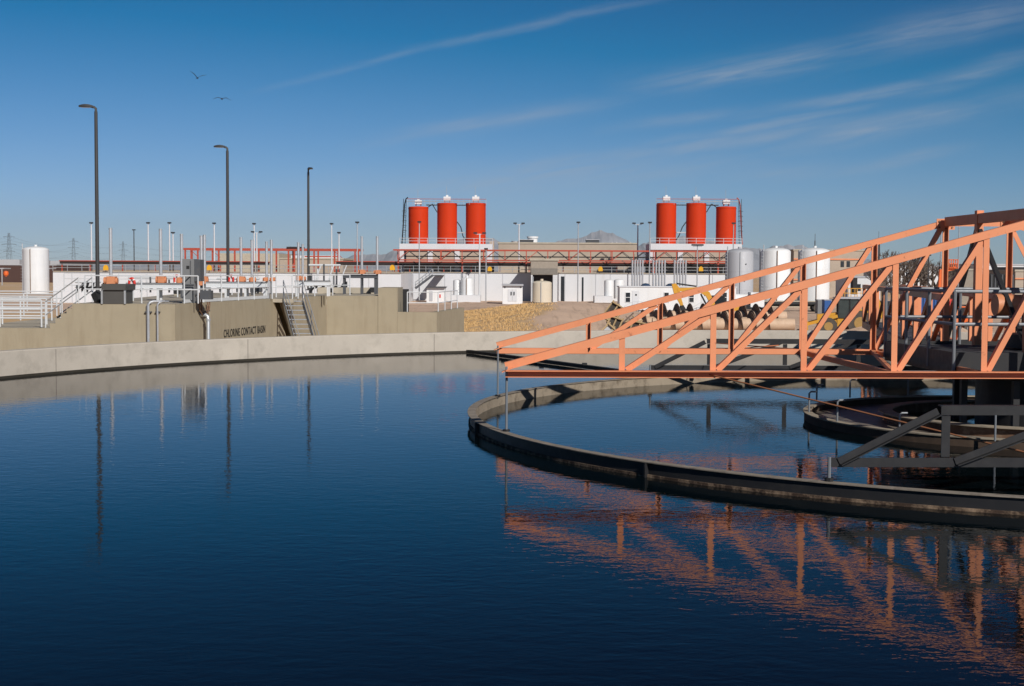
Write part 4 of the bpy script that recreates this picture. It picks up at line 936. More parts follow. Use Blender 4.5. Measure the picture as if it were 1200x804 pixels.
# pylons and wires, far left
PYD = 1250.
pys = []
for px, yt, lb in ((11, 273, 'lattice power pylon farthest left on the horizon'), (86.5, 279, 'lattice power pylon left of the tallest lamp'), (144.5, 283, 'lattice power pylon right of the tallest lamp'), (-60, 266, 'lattice power pylon just outside the left edge')):
    D = PYD + (px - 11) * 5; c = V((X(px, D), D, GZ)); t = thing('power_pylon', lb, 'pylon', c, 'lattice power pylons on the horizon'); H_ = Z(px, yt, D) - GZ
    k = MB()
    for sx_ in (-1, 1):
        for sy_ in (-1, 1): k.bar(c + V((sx_ * 2.6, sy_ * 2.6, 0)), c + V((sx_ * .6, sy_ * .6, H_)), .17, .17)
    for i in range(9):
        f, g_ = i / 9, (i + 1) / 9; w0, w1 = 2.6 - 2 * f, 2.6 - 2 * g_
        k.bar(c + V((-w0, -w0, H_ * f)), c + V((w1, -w1, H_ * g_)), .1, .1); k.bar(c + V((w0, -w0, H_ * f)), c + V((-w1, -w1, H_ * g_)), .1, .1)
    k.build('tower', greysteel, t)
    ends = []
    for f in (.55, .72, .9):
        w = 5.5 if f != .72 else 7
        a_ = MB().bar(c + V((-w, 0, H_ * f)), c + V((w, 0, H_ * f)), .2, .2); a_.bar(c + V((-w, 0, H_ * f)), c + V((0, 0, H_ * f + 1.3)), .16, .16).bar(c + V((w, 0, H_ * f)), c + V((0, 0, H_ * f + 1.3)), .16, .16); a_.build('cross_arm', greysteel, t)
        ends += [c + V((-w, 0, H_ * f - 1)), c + V((w, 0, H_ * f - 1))]
    pys.append((px, c, ends))
pys.sort(key=lambda q: q[0])
t = thing('power_line', 'thin sagging power wires strung between the lattice pylons', 'power line', pys[0][1])
lastE = [e + V((120, 150, -4)) for e in pys[-1][2]]
for a_, b2 in zip([p[2] for p in pys], [p[2] for p in pys[1:]] + [lastE]):
    for e, f in zip(a_, b2):
        MB().tube([e.lerp(f, k / 8) - V((0, 0, 5 * (1 - (k / 4 - 1) ** 2))) for k in range(9)], .05, 4).build('wire', greysteel, t)

# far left buildings
t = building('brick_warehouse', -60, 310.8, 66, 322.5, 520, 40, brown, 'long dark brown warehouse behind the white tank at left')
for px in (2, 56): MB().box(*wbox(px - 2.5, 314, px + 2.5, 315.2, 430, 6)).build('porch_roof', greytank, t); MB().box(*wbox(px - .3, 315.3, px + .5, 325, 430, .4, True)).build('porch_post', greytank, t)
t = building('far_shed', -40, 304, 23, 311, 900, 60, greytank, 'pale blue grey shed roof on the far left horizon', parapet=False)
t = building('far_hangar', 52, 305.5, 70, 312, 1000, 60, greytank, 'pale grey hangar on the horizon right of the white tank', parapet=False)
c = V((X(7, 330), 330, Z(7, 324, 330))); tag(MB().cyl(c + V((0, 0, 0)), .25, .3, 12).lathe(c, [(0, .2), (.5, .25), (.62, .75), (.5, 1.2), (0, 1.35)], 16, closed=False).build('orange_buoy', orangem, loc=c, smooth=True), 'small round orange marker in the field at far left', 'marker')

# ------------------------------------------------------------------ right-hand yard
b_ = building('brick_office', 930, 294, 1012, 340, 300, 25, tan, 'tan brick building with orange stripes behind the tall tanks')
for y_ in (303, 327): MB().box(*wbox(930, y_, 1012, y_ + 1.6, 299.8, .3)).build('stripe', orange, b_)
for px in (935, 941, 985, 992): win(b_, px, 306, px + 4, 313, 300)
MB().box(*wbox(966, 292.3, 1010, 293.8, 303, 10)).build('roof_rail', greysteel, b_)
b_ = building('white_shed', 994, 325.5, 1032, 345, 262, 10, whitewall, 'low white shed with loading bays behind the backhoe')
for px in (999, 1005): win(b_, px, 333, px + 4, 341, 262, 'bay_door')
MB().box(*pbox(1000, 325.6, 1005, 345, 258, 2)).build('tall_stack', black, b_)
b_ = building('distant_warehouse', 1040, 313.5, 1200, 330, 420, 40, whitewall, 'long low white warehouse behind the bare trees', parapet=True)
b_ = building('grey_annex', 1128, 317, 1142, 345, 240, 10, tan2, 'grey tan block annex behind the truss peak')
b_ = building('loading_hall', 1143, 311, 1230, 345, 300, 20, whitewall, 'white loading hall behind the drive platform')
b_ = building('stucco_office', 1190, 318.5, 1300, 352, 215, 14, tan, 'tan office with an orange stripe at the right edge')
MB().box(*wbox(1190, 326, 1300, 327.6, 214.8, .3)).build('stripe', orange, b_)
t = thing('roll_off_container', 'dark roll off container in front of the white loading hall', 'container', V((X(1174, 205), 205, GZ)))
a, b2 = wbox(1160, 321, 1189, 352, 205, 6, True); MB().box(a, b2).build('body', black, t)
for k in range(7): x = a[0] + (b2[0] - a[0]) * (k + .5) / 7; MB().box((x - .08, 204.85, GZ + .3), (x + .08, 204.998, b2[2] - .1)).build('rib', greysteel, t)
for a_ in ((1178.5, 313, 1200, 318.2),): tag(MB().box(*wbox(*a_, 260, 5)).build('roof_chiller', darksteel, loc=at(1185, 318, 260)), 'dark box shaped plant unit on the loading hall roof', 'roof unit')

def bare_tree(px, D, h, lb, seed):
    rnd = random.Random(seed); c = V((X(px, D), D, GZ - .1)); t = thing('bare_tree', lb, 'tree', c, 'leafless trees beyond the yard')
    tr = MB(); cr2 = MB()
    def grow(mb_, p, d, l, r, lev):
        if lev > 5: return
        e = p + d * l; mid = p.lerp(e, .5) + V((rnd.uniform(-1, 1), rnd.uniform(-1, 1), 0)) * l * .05
        mb_.tube([p, mid, e], max(r, .02), 5 if lev < 3 else 3, max(r * .65, .016), cap=False)
        for k in range(3 if lev < 1 else (3 if lev < 4 else 4)):
            nd = (d + V((rnd.uniform(-1, 1), rnd.uniform(-1, 1), rnd.uniform(-.35, .6))) * (.75 if lev > 0 else .7)).normalized()
            grow(cr2, p.lerp(e, rnd.uniform(.65, 1)), nd, l * rnd.uniform(.6, .8), r * .62, lev + 1)
    grow(tr, c, V((rnd.uniform(-.1, .1), 0, 1)), h * .26, h * .032, 0)
    tr.build('trunk', bark, t); cr2.build('crown', bark, t)
tl = ['bare tree farthest left, beside the white shed', 'bare tree behind the orange diagonal near the radio mast', 'bare grey tree left of the slim dark pole', 'bare tree right of the slim dark pole', 'bare tree left of the red lift', 'bare small tree behind the grey annex', 'bare low tree above the blue container', 'bare tree above the white pickup', 'dense bare tree between the orange posts, left of the mast', 'dense bare tree in the gap just left of the truss peak', 'bare tree half hidden by the orange kink post', 'low bare tree at the left end of the tree row']
for k, (px, D, h, s_) in enumerate(((1036, 235, 8.3, 3), (1052, 245, 9.8, 4), (1068, 228, 8.2, 5), (1083, 240, 8., 6), (1098, 232, 7.6, 8), (1136, 250, 7.5, 9), (1076, 215, 6.4, 11), (1046, 214, 6.2, 12), (1060, 236, 8.6, 14), (1090, 226, 7.8, 15), (1106, 238, 7.2, 16), (1027, 222, 6.8, 17))): bare_tree(px, D, h * 1.5, tl[k], s_)

# --- vehicles, local frame: x forward, y left, z up
def TF(px, D, ang, z=GZ): return Matrix.Translation(V((X(px, D), D, z))) @ Matrix.Rotation(ang, 4, 'Z')
def wheel(T, x, y, r, w, root, rim=dustyrim):
    o = MB(T).tube([(x, y - w / 2, r), (x, y + w / 2, r)], r, 20).build('wheel', tyre, root, smooth=True)
    MB(T).tube([(x, y - w / 2 - .02, r), (x, y + w / 2 + .02, r)], r * .5, 14).build('rim', rim, o, smooth=True)
def profile(T, pts, y0, y1): return MB(T).prism([(x, y0, z) for x, z in pts], (0, y1 - y0, 0))

# backhoe loader, facing left
T = TF(990, 100, pi - .15, -1.95); t = thing('backhoe_loader', 'yellow backhoe loader with grey canopy parked behind the far tank rim', 'loader', T.translation)
for x, r, w in ((1.15, .62, .38), (-1.05, .88, .5)):
    for y in (-.85, .85): wheel(T, x, y, r, w, t)
profile(T, [(1.9, .7), (1.9, 1.45), (.55, 1.6), (.5, .7)], -.45, .45).build('bonnet', yellow, t)
MB(T).box((-1.6, -.5, .6), (.5, .5, 1.2)).build('chassis', yellow, t)
profile(T, [(-1.75, 1.0), (-1.6, 1.75), (-.6, 1.95), (-.35, 1.0)], -.98, -.62).build('fender', yellow, t); profile(T, [(-1.75, 1.0), (-1.6, 1.75), (-.6, 1.95), (-.35, 1.0)], .62, .98).build('fender', yellow, t)
profile(T, [(.45, 1.22), (.4, 2.55), (-1.0, 2.55), (-1.0, 1.22)], -.6, .6).build('cab', cabglass, t)
for x in (.45, -.35, -1.03):
    for y in (-.62, .62): MB(T).box((x - .04, y - .03, 1.2), (x + .04, y + .03, 2.58)).build('cab_pillar', black, t)
MB(T).box((-1.25, -.75, 2.58), (.75, .75, 2.7)).build('roof', greytank, t)
for y in (-.62, .62): MB(T).bar((.5, y, 1.35), (2.6, y, .75), .12, .22, (0, 0, 1)).build('loader_arm', yellow, t)
profile(T, [(2.6, .95), (2.55, .25), (3.3, .15), (3.25, .3), (2.75, .45), (2.8, .95)], -1.05, 1.05).build('front_bucket', yellow, t)
MB(T).bar((-1.7, 0, 1.0), (-2.3, 0, 2.6), .24, .3).build('boom', yellow, t); MB(T).bar((-2.3, 0, 2.6), (-2.75, 0, 1.1), .2, .24).build('stick', yellow, t)
profile(T, [(-2.8, 1.1), (-3.1, .6), (-2.7, .35), (-2.5, .75)], -.35, .35).build('rear_bucket', black, t)
# excavator behind the screws
T = TF(846, 132, pi, GZ + .3); t = thing('excavator', 'yellow excavator with raised bent arm behind the tan screws', 'excavator', T.translation)
for y in (-1, 1): profile(T, [(-1.5, .0), (1.5, 0), (1.75, .35), (1.5, .75), (-1.5, .75), (-1.75, .35)], y - .25, y + .25).build('track', black, t)
MB(T).box((-1.7, -1.15, .8), (1.0, 1.15, 1.75)).build('house', yellow, t)
MB(T).cyl((0, 0, .7), .7, .12, 20).build('turntable', black, t)
profile(T, [(1.2, .9), (1.25, 2.0), (.9, 2.65), (-.35, 2.65), (-.35, .9)], -1.2, -.25).build('cab', glass, t); MB(T).box((-.4, -1.24, 2.66), (1.0, -.2, 2.75)).build('cab_roof', black, t)
bm_ = [(.8, 1.4), (1.5, 2.7), (2.1, 3.05), (4.2, 3.15), (4.25, 3.45), (2.2, 3.55), (1.2, 3.1), (.5, 1.7)]
profile(T, bm_, .0, .38).build('boom', yellow, t)
profile(T, [(4.0, 3.45), (4.4, 3.9), (4.75, 3.8), (4.55, 3.0), (3.9, 1.8), (3.65, 1.85), (3.95, 2.9)], .02, .36).build('stick', yellow, t)
MB(T).tube([(2.4, .2, 3.62), (4.3, .2, 3.88)], .07, 8).build('cylinder', black, t); MB(T).tube([(1.3, .2, 1.6), (2.0, .2, 2.9)], .08, 8).build('cylinder', black, t)
profile(T, [(3.9, 1.8), (3.65, 1.85), (3.3, 1.3), (3.6, .8), (4.15, 1.1)], -.2, .6).build('bucket', black, t)
# site trailer
TD = 172.; a, b2 = wbox(726.5, 336.8, 863, 363, TD, 3.6); a = (a[0], a[1], GZ + .55)
t = thing('site_trailer', 'long white site office trailer with steps and small windows', 'trailer', V(((a[0] + b2[0]) / 2, TD, GZ)))
MB().box(a, b2).build('body', white, t); MB().box((a[0] - .1, TD - .1, b2[2] + .002), (b2[0] + .1, TD + 3.7, b2[2] + .12)).build('roof', whitewall, t)
MB().box((a[0] + .1, TD + .1, GZ), (b2[0] - .1, TD + 3.4, GZ + .545)).build('skirt', greytank, t)
for px in (733.5, 778.7, 808, 846.8):
    x0, z0 = X(px, TD), Z(px, 354, TD); x1, z1 = X(px + 5.2, TD), Z(px, 343, TD)
    w = MB().box((x0, TD - .05, z0), (x1, TD - .002, z1)).build('window', glass, t)
    k = MB(); k.box((x0 - .06, TD - .07, z0 - .06), (x1 + .06, TD - .003, z0)).box((x0 - .06, TD - .07, z1), (x1 + .06, TD - .003, z1 + .06)).box((x0 - .06, TD - .07, z0), (x0, TD - .003, z1)).box((x1, TD - .07, z0), (x1 + .06, TD - .003, z1)).box((x0, TD - .06, (z0 + z1) / 2 - .03), (x1, TD - .052, (z0 + z1) / 2 + .03)); k.build('frame', white, w)
for px in (741, 822):
    d = MB().box((X(px, TD), TD - .04, GZ + .6), (X(px + 8.5, TD), TD - .002, b2[2] - .45)).build('door', whitewall, t)
    MB().box((X(px + 3.6, TD), TD - .06, b2[2] - 1.05), (X(px + 5.6, TD), TD - .041, b2[2] - .85)).build('door_light', black, d)
    s = MB()
    for k in range(3): s.box((X(px, TD) - .3 * (k + 1), TD - 1.1, GZ), (X(px, TD) - .3 * k - .01, TD - .08, GZ + .5 - .14 * k))
    s.box((X(px, TD), TD - 1.1, GZ + .45), (X(px + 9, TD), TD - .08, GZ + .55)); s.build('entry_steps', greysteel, t)
    k = MB()
    for dx in (0, .6, 1.2): k.tube([(X(px, TD) + dx, TD - 1.1, GZ), (X(px, TD) + dx, TD - 1.1, GZ + 1.6)], .03, 5)
    k.tube([(X(px, TD) - 1.1, TD - 1.1, GZ + 1), (X(px, TD), TD - 1.1, GZ + 1.6), (X(px, TD) + 1.2, TD - 1.1, GZ + 1.6)], .03, 5); k.tube([(X(px, TD), TD - 1.1, GZ + 1.1), (X(px, TD) + 1.2, TD - 1.1, GZ + 1.1)], .03, 5); k.build('step_railing', alum, t)

# screw conveyors
def screw(px0, px1, D, zc, r, R, pitch_, ang, lb):
    x0, x1 = X(px0, D), X(px1, D); Ln = x1 - x0; t = thing('screw_conveyor', lb, 'screw', V(((x0 + x1) / 2, D, zc - R)), 'long screw conveyors lying on the ground')
    T = Matrix.Translation(V((x0, D, zc))) @ Matrix.Rotation(ang, 4, 'Z')
    MB(T).tube([(0, 0, 0), (Ln, 0, 0)], r, 28).build('shaft', tanscrew, t, smooth=True)
    k = MB(T); n = int(Ln / pitch_ * 20); vs = []; fs = []
    for i in range(n + 1):
        th = 2 * pi * i / 20 + 1.; x = .3 + (Ln - 1.6) * i / n
        for rr, dx in ((r * .98, -.03), (R, -.015), (R, .015), (r * .98, .03)): vs.append((x + dx, rr * cos(th), rr * sin(th)))
    for i in range(n):
        for q in range(4): fs.append((i * 4 + q, i * 4 + (q + 1) % 4, i * 4 + 4 + (q + 1) % 4, i * 4 + 4 + q))
    k.add(vs, fs).build('flight', flightm, t, smooth=True)
    for x in (Ln * .02, Ln * .97): MB(T).box((x - .1, -.6, -R - .1), (x + .1, .6, -r - .002)).build('cradle', timber, t)
screw(765, 931.5, 112, Z(850, 380, 112), .5, .98, 1.25, 0, 'tan screw conveyor lying nearest behind the tank rim')
screw(748, 915, 116, GZ + 1.05, .5, 1.1, 1.3, 0, 'tan screw conveyor lying second from the tank rim')
screw(757, 922, 120, GZ + 1.45, .5, 1.15, 1.3, 0, 'tan screw conveyor lying farthest back, just before the excavator')

# timber frames and black sheets stacked left of the screws
rnd = random.Random(4)
mudsheet = mat('muddy_black_sheet', (.045, .04, .035), .8, var=.5, scale=3, dirt=(.2, .15, .11), dirt_amt=.6)
for k, (px, D, tilt, lb) in enumerate(((712, 99, .55, 'black panel with yellow timber frame leaning highest in the pile'), (717, 96, .3, 'black panel with timber frame leaning in the middle of the pile'), (709, 93, .75, 'pale panel with timber frame nearest the tank rim'), (748, 97, .2, 'black panel leaning on timber stakes right of the pile'))):
    c = V((X(px, D), D, (-1.0, -1.6, -1.9, -1.7)[k])); T = Matrix.Translation(c) @ Matrix.Rotation(rnd.uniform(-.4, .3), 4, 'Z') @ Matrix.Rotation(-.45, 4, 'X') @ Matrix.Rotation(tilt, 4, 'Y')
    t = thing('formwork_panel', lb, 'panel', c, 'formwork panels piled by the screws'); W_, H_ = (1.0, .9, .9, 1.1)[k], (1.4, 1.0, .9, .7)[k]
    MB(T).box((-W_ / 2, 0, 0), (W_ / 2, .03, H_)).build('sheet', mudsheet if k != 2 else greytank, t)
    for i in range(3): x = -W_ / 2 + W_ * i / 2; MB(T).box((x - .04, -.11, -.1), (x + .04, -.004, H_ + .12)).build('stud', timber, t)
    for z in (0, H_ - .09): MB(T).box((-W_ / 2, -.2, z), (W_ / 2, -.114, z + .09)).build('wale', timber, t)
t = thing('rubble_skip', 'dark open skip full of scrap between timber panels and screws', 'skip', V((X(735, 100), 100, GZ)))
T = TF(738, 100, .1, -2.3); profile(T, [(-1.2, 0), (1.2, 0), (1.55, 1.15), (-1.55, 1.15)], -.8, .8).build('bin', black, t)
for k in range(9): MB(T).bar((rnd.uniform(-1.2, 1.2), rnd.uniform(-.6, .6), .9), (rnd.uniform(-1.4, 1.4), rnd.uniform(-.6, .6), rnd.uniform(1.3, 1.9)), .12, .07).build('scrap', [timber, rust, greytank, flightm][k % 4], t)
for px, D, s_, lb in ((728, 94, .4, 'small pale crate on the ground by the dark skip'), (755, 94, .35, 'small white crate beside the nearest screw')):
    c = V((X(px, D), D, GZ)); k = MB().box(c + V((-s_, -s_, 0)), c + V((s_, s_, s_ * 1.2))).box(c + V((-s_ * 1.1, -s_ * 1.1, s_ * 1.202)), c + V((s_ * 1.1, s_ * 1.1, s_ * 1.35)))
    tag(k.build('crate', white, loc=c), lb, 'crate')

# pickup truck
def pickup(px, D, ang, m, lb, z=GZ):
    T = TF(px, D, ang, z); t = thing('pickup_truck', lb, 'pickup', T.translation)
    for x in (1.65, -1.6):
        for y in (-.82, .82): wheel(T, x, y, .38, .25, t, greytank)
    profile(T, [(-2.7, .45), (2.6, .45), (2.65, .95), (1.2, 1.1), (-2.7, 1.1)], -.92, .92).build('body', m, t)
    profile(T, [(1.1, 1.102), (.5, 1.75), (-.7, 1.8), (-1.0, 1.102)], -.8, .8).build('cab', m, t)
    profile(T, [(.98, 1.14), (.48, 1.68), (-.62, 1.72), (-.85, 1.14)], -.83, .83).build('side_glass', glass, t)
    MB(T).box((-2.74, -.85, .5), (-2.702, .85, .65)).build('bumper', greysteel, t)
    return t
pickup(1079, 168, pi / 2 + .5, white, 'white pickup truck parked below the blue container')
pickup(1040, 175, .2, mat('dark_car_paint', (.03, .04, .08), .3), 'dark blue pickup truck parked left of the blue container')
t = thing('waste_container', 'blue waste container with a white sign in the right yard', 'container', V((X(1086, 165), 165, GZ)))
a, b2 = wbox(1072, 347.5, 1101, 356, 165, 2.4, True); MB().box(a, b2).build('body', blue, t); MB().box(*pbox(1076, 350, 1080, 352.5, 164.95, .04)).build('sign', white, t)
for k in range(9): x = a[0] + (b2[0] - a[0]) * (k + .5) / 9; MB().box((x - .06, 164.9, GZ + .2), (x + .06, 164.998, b2[2] - .1)).build('rib', blue, t)
# tarpaulin covered bin
T = TF(1046, 96, .0); t = thing('dump_trailer', 'white dump trailer body parked behind the far rim right of the backhoe', 'trailer', T.translation)
profile(T, [(-1.0, .55), (.9, .55), (1.3, 1.2), (1.25, 1.75), (-.9, 1.75), (-1.3, 1.0)], -.9, .9).build('tub', white, t); MB(T).box((-1.5, -.5, .35), (1.6, .5, .545)).build('chassis', black, t)
for x in (-.6, .4):
    for y in (-.8, .8): wheel(T, x, y, .36, .22, t, greytank)
# orange telehandler
T = TF(1117, 120, .25); t = thing('telehandler', 'orange telehandler parked behind the platform railing', 'telehandler', T.translation)
for x in (1.1, -1.1):
    for y in (-.85, .85): wheel(T, x, y, .58, .42, t, greytank)
profile(T, [(-1.9, .7), (1.9, .7), (1.9, 1.3), (-.2, 1.45), (-1.9, 1.7)], -.75, .75).build('body', orangem, t)
profile(T, [(.9, 1.46), (.75, 2.35), (-.35, 2.35), (-.4, 1.46)], -.78, -.05).build('cab', glass, t); MB(T).box((-.45, -.82, 2.36), (.85, 0, 2.46)).build('cab_roof', orangem, t)
MB(T).bar((-1.8, .4, 1.9), (2.6, .4, 1.35), .3, .34).build('boom', orangem, t); MB(T).box((2.6, -.4, .5), (2.72, 1.1, 1.2)).build('carriage', black, t)
for y in (-.2, .8): MB(T).box((2.72, y, .5), (3.9, y + .12, .56)).build('fork', black, t)
# red boom lift
T = TF(1109, 205, 0); t = thing('boom_lift', 'red boom lift basket raised above the bare trees', 'boom lift', T.translation)
zb = Z(1109, 318, 205) - GZ
MB(T).box((-1.6, -1, .5), (1.6, 1, 1.5)).build('chassis', redp, t)
for x in (-1.2, 1.2):
    for y in (-1, 1): wheel(T, x, y, .5, .35, t, greytank)
MB(T).bar((-1, 0, 1.5), (-.8, 0, zb), .5, .5).build('mast', orangem, t)
MB(T).bar((-1.0, 0, zb), (1.2, 0, zb + .5), .45, .5).build('jib', orangem, t)
k = MB(T)
for z in (zb + .5, zb + 1.1, zb + 1.7):
    for y in (-.5, .5): k.bar((.2, y, z), (1.5, y, z), .12, .12)
    for x in (.2, 1.5): k.bar((x, -.5, z), (x, .5, z), .12, .12)
for x in (.2, .85, 1.5):
    for y in (-.5, .5): k.bar((x, y, zb + .4), (x, y, zb + 1.75), .12, .12)
k.box((.2, -.5, zb + .4), (1.5, .5, zb + .5)).build('basket', orangem, t)
# white truck between the tanks and flatbed
T = TF(872, 176, 0); t = thing('tanker_truck', 'white truck with dark cab windows below the grey tank', 'truck', T.translation)
MB(T).box((-2.6, -1.2, .6), (2.4, 1.2, .9)).build('chassis', black, t); MB(T).tube([(-2.4, 0, 1.75), (.5, 0, 1.75)], .8, 20).build('tank_body', white, t, smooth=True)
profile(T, [(.7, .9), (2.4, .9), (2.4, 1.8), (1.9, 2.75), (.7, 2.75)], -1.15, 1.15).build('cab', white, t); profile(T, [(2.41, 1.85), (1.95, 2.6), (1.2, 2.6), (1.2, 1.85)], -1.17, 1.17).build('cab_glass', glass, t)
for x in (-1.8, -.6, 1.7):
    for y in (-1.05, 1.05): wheel(T, x, y, .5, .3, t, greytank)
T = TF(925, 190, 0); t = thing('flatbed_trailer', 'long dark flatbed trailer parked below the tall white tanks', 'trailer', T.translation)
MB(T).box((-5, -1.2, .95), (5, 1.2, 1.25)).build('bed', darksteel, t); MB(T).bar((-5, 0, .8), (5, 0, .8), .5, .25).build('frame', black, t)
for x in (-4.2, -3.1, 3.6):
    for y in (-1, 1): wheel(T, x, y, .48, .3, t, greytank)
for px, D, m, lb in ((963, 180, greycab, 'grey crate on the ground right of the tall white tanks'), (971, 176, blue, 'pale blue tote beside the grey crate')):
    a, b2 = wbox(px - 4, 352, px + 4, 364, D, 1.5, True); t = thing('tote_box', lb, 'tote', V(((a[0] + b2[0]) / 2, D, GZ)))
    MB().box(a, b2).build('body', m, t); MB().box((a[0] - .05, D - .05, b2[2] + .002), (b2[0] + .05, D + 1.55, b2[2] + .1)).build('lid', greytank, t)
# yellow site barrier
T = TF(1000, 150, 0); t = thing('scissor_lift', 'yellow scissor lift behind the backhoe roof', 'scissor lift', T.translation); zz = Z(1000, 349, 150) - GZ
MB(T).box((-.9, -.5, .2), (.9, .5, .8)).build('base', yellow, t)
for k in range(3):
    for s_ in (-1, 1): MB(T).bar((-.8 * s_, 0, .8 + k * (zz - .8) / 3), (.8 * s_, 0, .8 + (k + 1) * (zz - .8) / 3), .12, .1).build('scissor_arm', yellow, t)
k = MB(T); k.box((-1, -.5, zz), (1, .5, zz + .1))
for z in (zz + .5, zz + 1): k.bar((-1, -.5, z), (1, -.5, z), .06, .06).bar((-1, .5, z), (1, .5, z), .06, .06)
for x in (-1, -.33, .33, 1): k.bar((x, -.5, zz), (x, -.5, zz + 1), .06, .06).bar((x, .5, zz), (x, .5, zz + 1), .06, .06)
k.build('basket', yellow, t)

# dry grass
rnd = random.Random(9); k = MB()
for i in range(34000):
    D = 78 + rnd.random() ** .8 * 95; px = rnd.uniform(538, 655); x = X(px, D); y = D
    w_ = .028 * y - x + 5 * noise.noise((x * .13, y * .1, 5)) + 2.5 * noise.noise((x * .6, y * .4, 9))
    if w_ < rnd.uniform(-2.2, 2.2): continue
    if noise.noise((x * .9, y * .6, 7)) < -.25: continue
    z = gz(x, y) - .02; h = rnd.uniform(.08, .2); a_ = rnd.uniform(0, pi); d = V((cos(a_), sin(a_), 0)) * .035
    l_ = V((rnd.uniform(-.08, .08), rnd.uniform(-.08, .08), h)); p = V((x, y, z)); k.add([p - d, p + d, p + l_], [(0, 1, 2)])
struct(k.build('dry_grass', mat('straw', (.64, .42, .19), .95, var=.2, scale=1.5)), 'stuff')

# two birds
def bird(px, py, D, ang, tilt, wl, wr, lb):
    T = Matrix.Translation(at(px, py, D)) @ Matrix.Rotation(ang, 4, 'Z') @ Matrix.Rotation(tilt, 4, 'X'); k = MB(T)
    prof_ = [(-.19, .012), (-.1, .03), (0, .052), (.09, .045), (.14, .028), (.19, .028), (.22, .012), (.25, .002)]
    vs = []; fs = []
    for x, r in prof_: vs += [(x, r * cos(2 * pi * i / 10), r * sin(2 * pi * i / 10) * .9) for i in range(10)]
    for j in range(len(prof_) - 1):
        for i in range(10): fs.append((j * 10 + i, j * 10 + (i + 1) % 10, j * 10 + 10 + (i + 1) % 10, j * 10 + 10 + i))
    k.add(vs, fs); k.prism([(-.17, -.03, 0), (-.17, .03, 0), (-.32, .07, 0), (-.32, -.07, 0)], (0, 0, .01))
    for s_, (e1, e2) in ((1, wl), (-1, wr)):
        m1 = V((.04, s_ * .26 * cos(e1), .26 * sin(e1) + .03)); m2 = m1 + V((-.12, s_ * .32 * cos(e2), .32 * sin(e2)))
        r0 = V((.08, s_ * .03, .03)); r1 = V((-.08, s_ * .03, .03))
        t_ = V((0, 0, .012))
        a_ = [r0, m1 + V((.06, 0, 0)), m2, m1 + V((-.11, 0, 0)), r1]
        k.add([p for p in a_] + [p + t_ for p in a_], [(0, 1, 3, 4), (1, 2, 3), (5, 9, 8, 6), (6, 8, 7), (0, 5, 6, 1), (1, 6, 7, 2), (2, 7, 8, 3), (3, 8, 9, 4)])
    o = k.build('bird', birdm, loc=T.translation); tag(o, lb, 'bird', 'birds in the sky')
bird(231.5, 91.5, 85, -1.2, .15, (.3, .1), (.95, .8), 'upper flying bird with one wing raised steeply')
bird(260, 116, 85, -1.4, -.1, (.25, -.35), (.1, -.45), 'lower flying bird with both wings bent down')

# ------------------------------------------------------------------ light, sky, air
AZ, EL = R_(28), R_(31)
SUN = V((sin(AZ) * cos(EL), -cos(AZ) * cos(EL), sin(EL)))
sl = bpy.data.lights.new('sun', 'SUN'); sl.energy = 4.2; sl.angle = R_(.53); sl.color = (1, .945, .87)
so = bpy.data.objects.new('sun', sl); COL.objects.link(so); so.rotation_euler = (-SUN).to_track_quat('-Z', 'Y').to_euler(); so.location = (0, 0, 60)
w = bpy.data.worlds.new('World'); scn.world = w; w.use_nodes = True; nt = w.node_tree; bg = nt.nodes['Background']; bg.inputs['Strength'].default_value = .075
sky = nn(nt, 'ShaderNodeTexSky', sky_type='NISHITA', sun_disc=False); sky.sun_elevation = EL; sky.sun_rotation = pi - AZ
sky.altitude = 350; sky.air_density = .6; sky.dust_density = .3; sky.ozone_density = 3.0
sc_ = nn(nt, 'ShaderNodeSeparateColor'); nt.links.new(sky.outputs[0], sc_.inputs[0]); cc_ = nn(nt, 'ShaderNodeCombineColor')
for i, (k_, o_, f_) in enumerate(((1.22, 2.06, .01), (1.06, 1.50, .15), (1.27, 2.25, .28))):   # a polarised, deep blue grade of the sky's own colour
    v = math_(nt, 'MAXIMUM', math_(nt, 'MULTIPLY', math_(nt, 'SUBTRACT', sc_.outputs[i], o_), k_), math_(nt, 'MULTIPLY', sc_.outputs[i], f_))
    nt.links.new(v, cc_.inputs[i])
skyc = cc_.outputs[0]
tc = nn(nt, 'ShaderNodeTexCoord').outputs['Generated']; sp_ = nn(nt, 'ShaderNodeSeparateXYZ'); nt.links.new(tc, sp_.inputs[0])
yy = math_(nt, 'MAXIMUM', sp_.outputs[1], .05)
az = math_(nt, 'DIVIDE', sp_.outputs[0], yy); el = math_(nt, 'DIVIDE', sp_.outputs[2], yy)
front = ramp(nt, sp_.outputs[1], .1, .4)
cmb = nn(nt, 'ShaderNodeCombineXYZ'); nt.links.new(az, cmb.inputs[0]); nt.links.new(el, cmb.inputs[1]); P_ = cmb.outputs[0]
warp = math_(nt, 'MULTIPLY', math_(nt, 'SUBTRACT', noise_(nt, mapping(nt, P_, (9, 22, 1)), 1., 3), .5), .012)
wisp = noise_(nt, mapping(nt, mapping(nt, P_, rot=(0, 0, -.2)), (16, 190, 1)), 1., 7, .62, .5)
wisp2 = noise_(nt, mapping(nt, mapping(nt, P_, rot=(0, 0, -.14)), (7, 60, 1)), 1., 6, .6, .3)
wisp = math_(nt, 'ADD', math_(nt, 'MULTIPLY', wisp, .65), math_(nt, 'MULTIPLY', wisp2, .35))
tot = None
def dirc(px, py):
    d = ray(px, py); return d.x / d.y, d.z / d.y
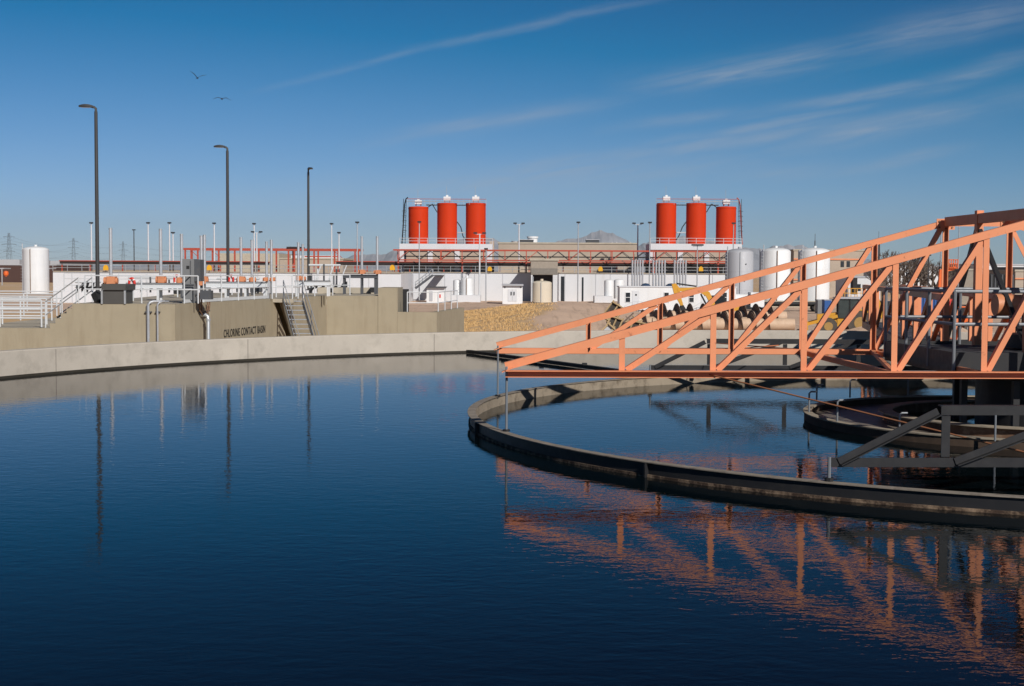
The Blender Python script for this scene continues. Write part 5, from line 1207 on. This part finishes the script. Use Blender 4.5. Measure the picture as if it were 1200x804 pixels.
for x0, y0, x1, y1, wpx, amt in ((345, 95, 520, 52, 4, .4), (500, 55, 760, 0, 5, .65), (455, 164, 725, 118, 10, .65), (760, 98, 1010, 58, 15, .9), (980, 66, 1230, 2, 20, .75), (895, 130, 1100, 100, 7, .9), (1090, 102, 1200, 68, 12, .6),
        (540, 206, 800, 176, 9, .8), (760, 182, 960, 150, 10, .9), (780, 165, 1010, 128, 6, .8), (930, 168, 1145, 128, 13, 1.), (400, 226, 900, 190, 20, .7), (560, 212, 760, 188, 8, .7), (860, 158, 1010, 138, 5, .6), (1005, 196, 1112, 178, 7, .7), (745, 147, 845, 132, 6, .55), (870, 205, 965, 196, 10, .45), (300, 235, 560, 205, 20, .3), (1100, 140, 1240, 100, 18, .3)):
    a0, e0 = dirc(x0, y0); a1, e1 = dirc(x1, y1); m_ = (e1 - e0) / (a1 - a0); wd_ = wpx / F
    d = math_(nt, 'SUBTRACT', math_(nt, 'ADD', el, warp), math_(nt, 'MULTIPLY_ADD', az, m_, e0 - m_ * a0))
    g_ = math_(nt, 'POWER', 2.718, math_(nt, 'MULTIPLY', math_(nt, 'MULTIPLY', d, d), -1 / wd_ ** 2))
    L_ = (a1 - a0)
    ext = math_(nt, 'MULTIPLY', ramp(nt, az, a0 - .04 * 1, a0 + L_ * .35), ramp(nt, az, a1 + .03, a1 - L_ * .3))
    v = math_(nt, 'MULTIPLY', math_(nt, 'MULTIPLY', g_, ext), amt)
    tot = v if tot is None else math_(nt, 'MAXIMUM', tot, v)
cl = math_(nt, 'MULTIPLY', math_(nt, 'MULTIPLY', tot, ramp(nt, wisp, .28, .74)), front)
cl = math_(nt, 'MULTIPLY', cl, .68)
cc = mix(nt, cl, skyc, (5.2, 5.6, 6.4))
nt.links.new(cc, bg.inputs['Color'])

hz = bpy.data.materials.new('haze_air'); hz.use_nodes = True; nt = hz.node_tree; nt.nodes.remove(nt.nodes['Principled BSDF'])
pv = nn(nt, 'ShaderNodeVolumePrincipled'); pv.inputs['Density'].default_value = .6e-4; pv.inputs['Color'].default_value = (.66, .78, .90, 1); pv.inputs['Anisotropy'].default_value = 0
nt.links.new(pv.outputs[0], nt.nodes['Material Output'].inputs['Volume'])
struct(MB().box((-9800, -600, GZ - 12), (9800, 9900, 330)).build('haze', hz), 'stuff')

for o in bpy.data.objects:
    if '_o' in o: del o['_o']
scn.view_settings.view_transform = 'Standard'; scn.view_settings.look = 'None'; scn.view_settings.gamma = 1; scn.view_settings.exposure = 0; scn.view_settings.use_curve_mapping = False
cy = scn.cycles; cy.use_denoising = True; cy.max_bounces = 6; cy.volume_bounces = 0; cy.diffuse_bounces = 3; cy.glossy_bounces = 4; cy.caustics_reflective = False; cy.caustics_refractive = False; cy.sample_clamp_indirect = 8
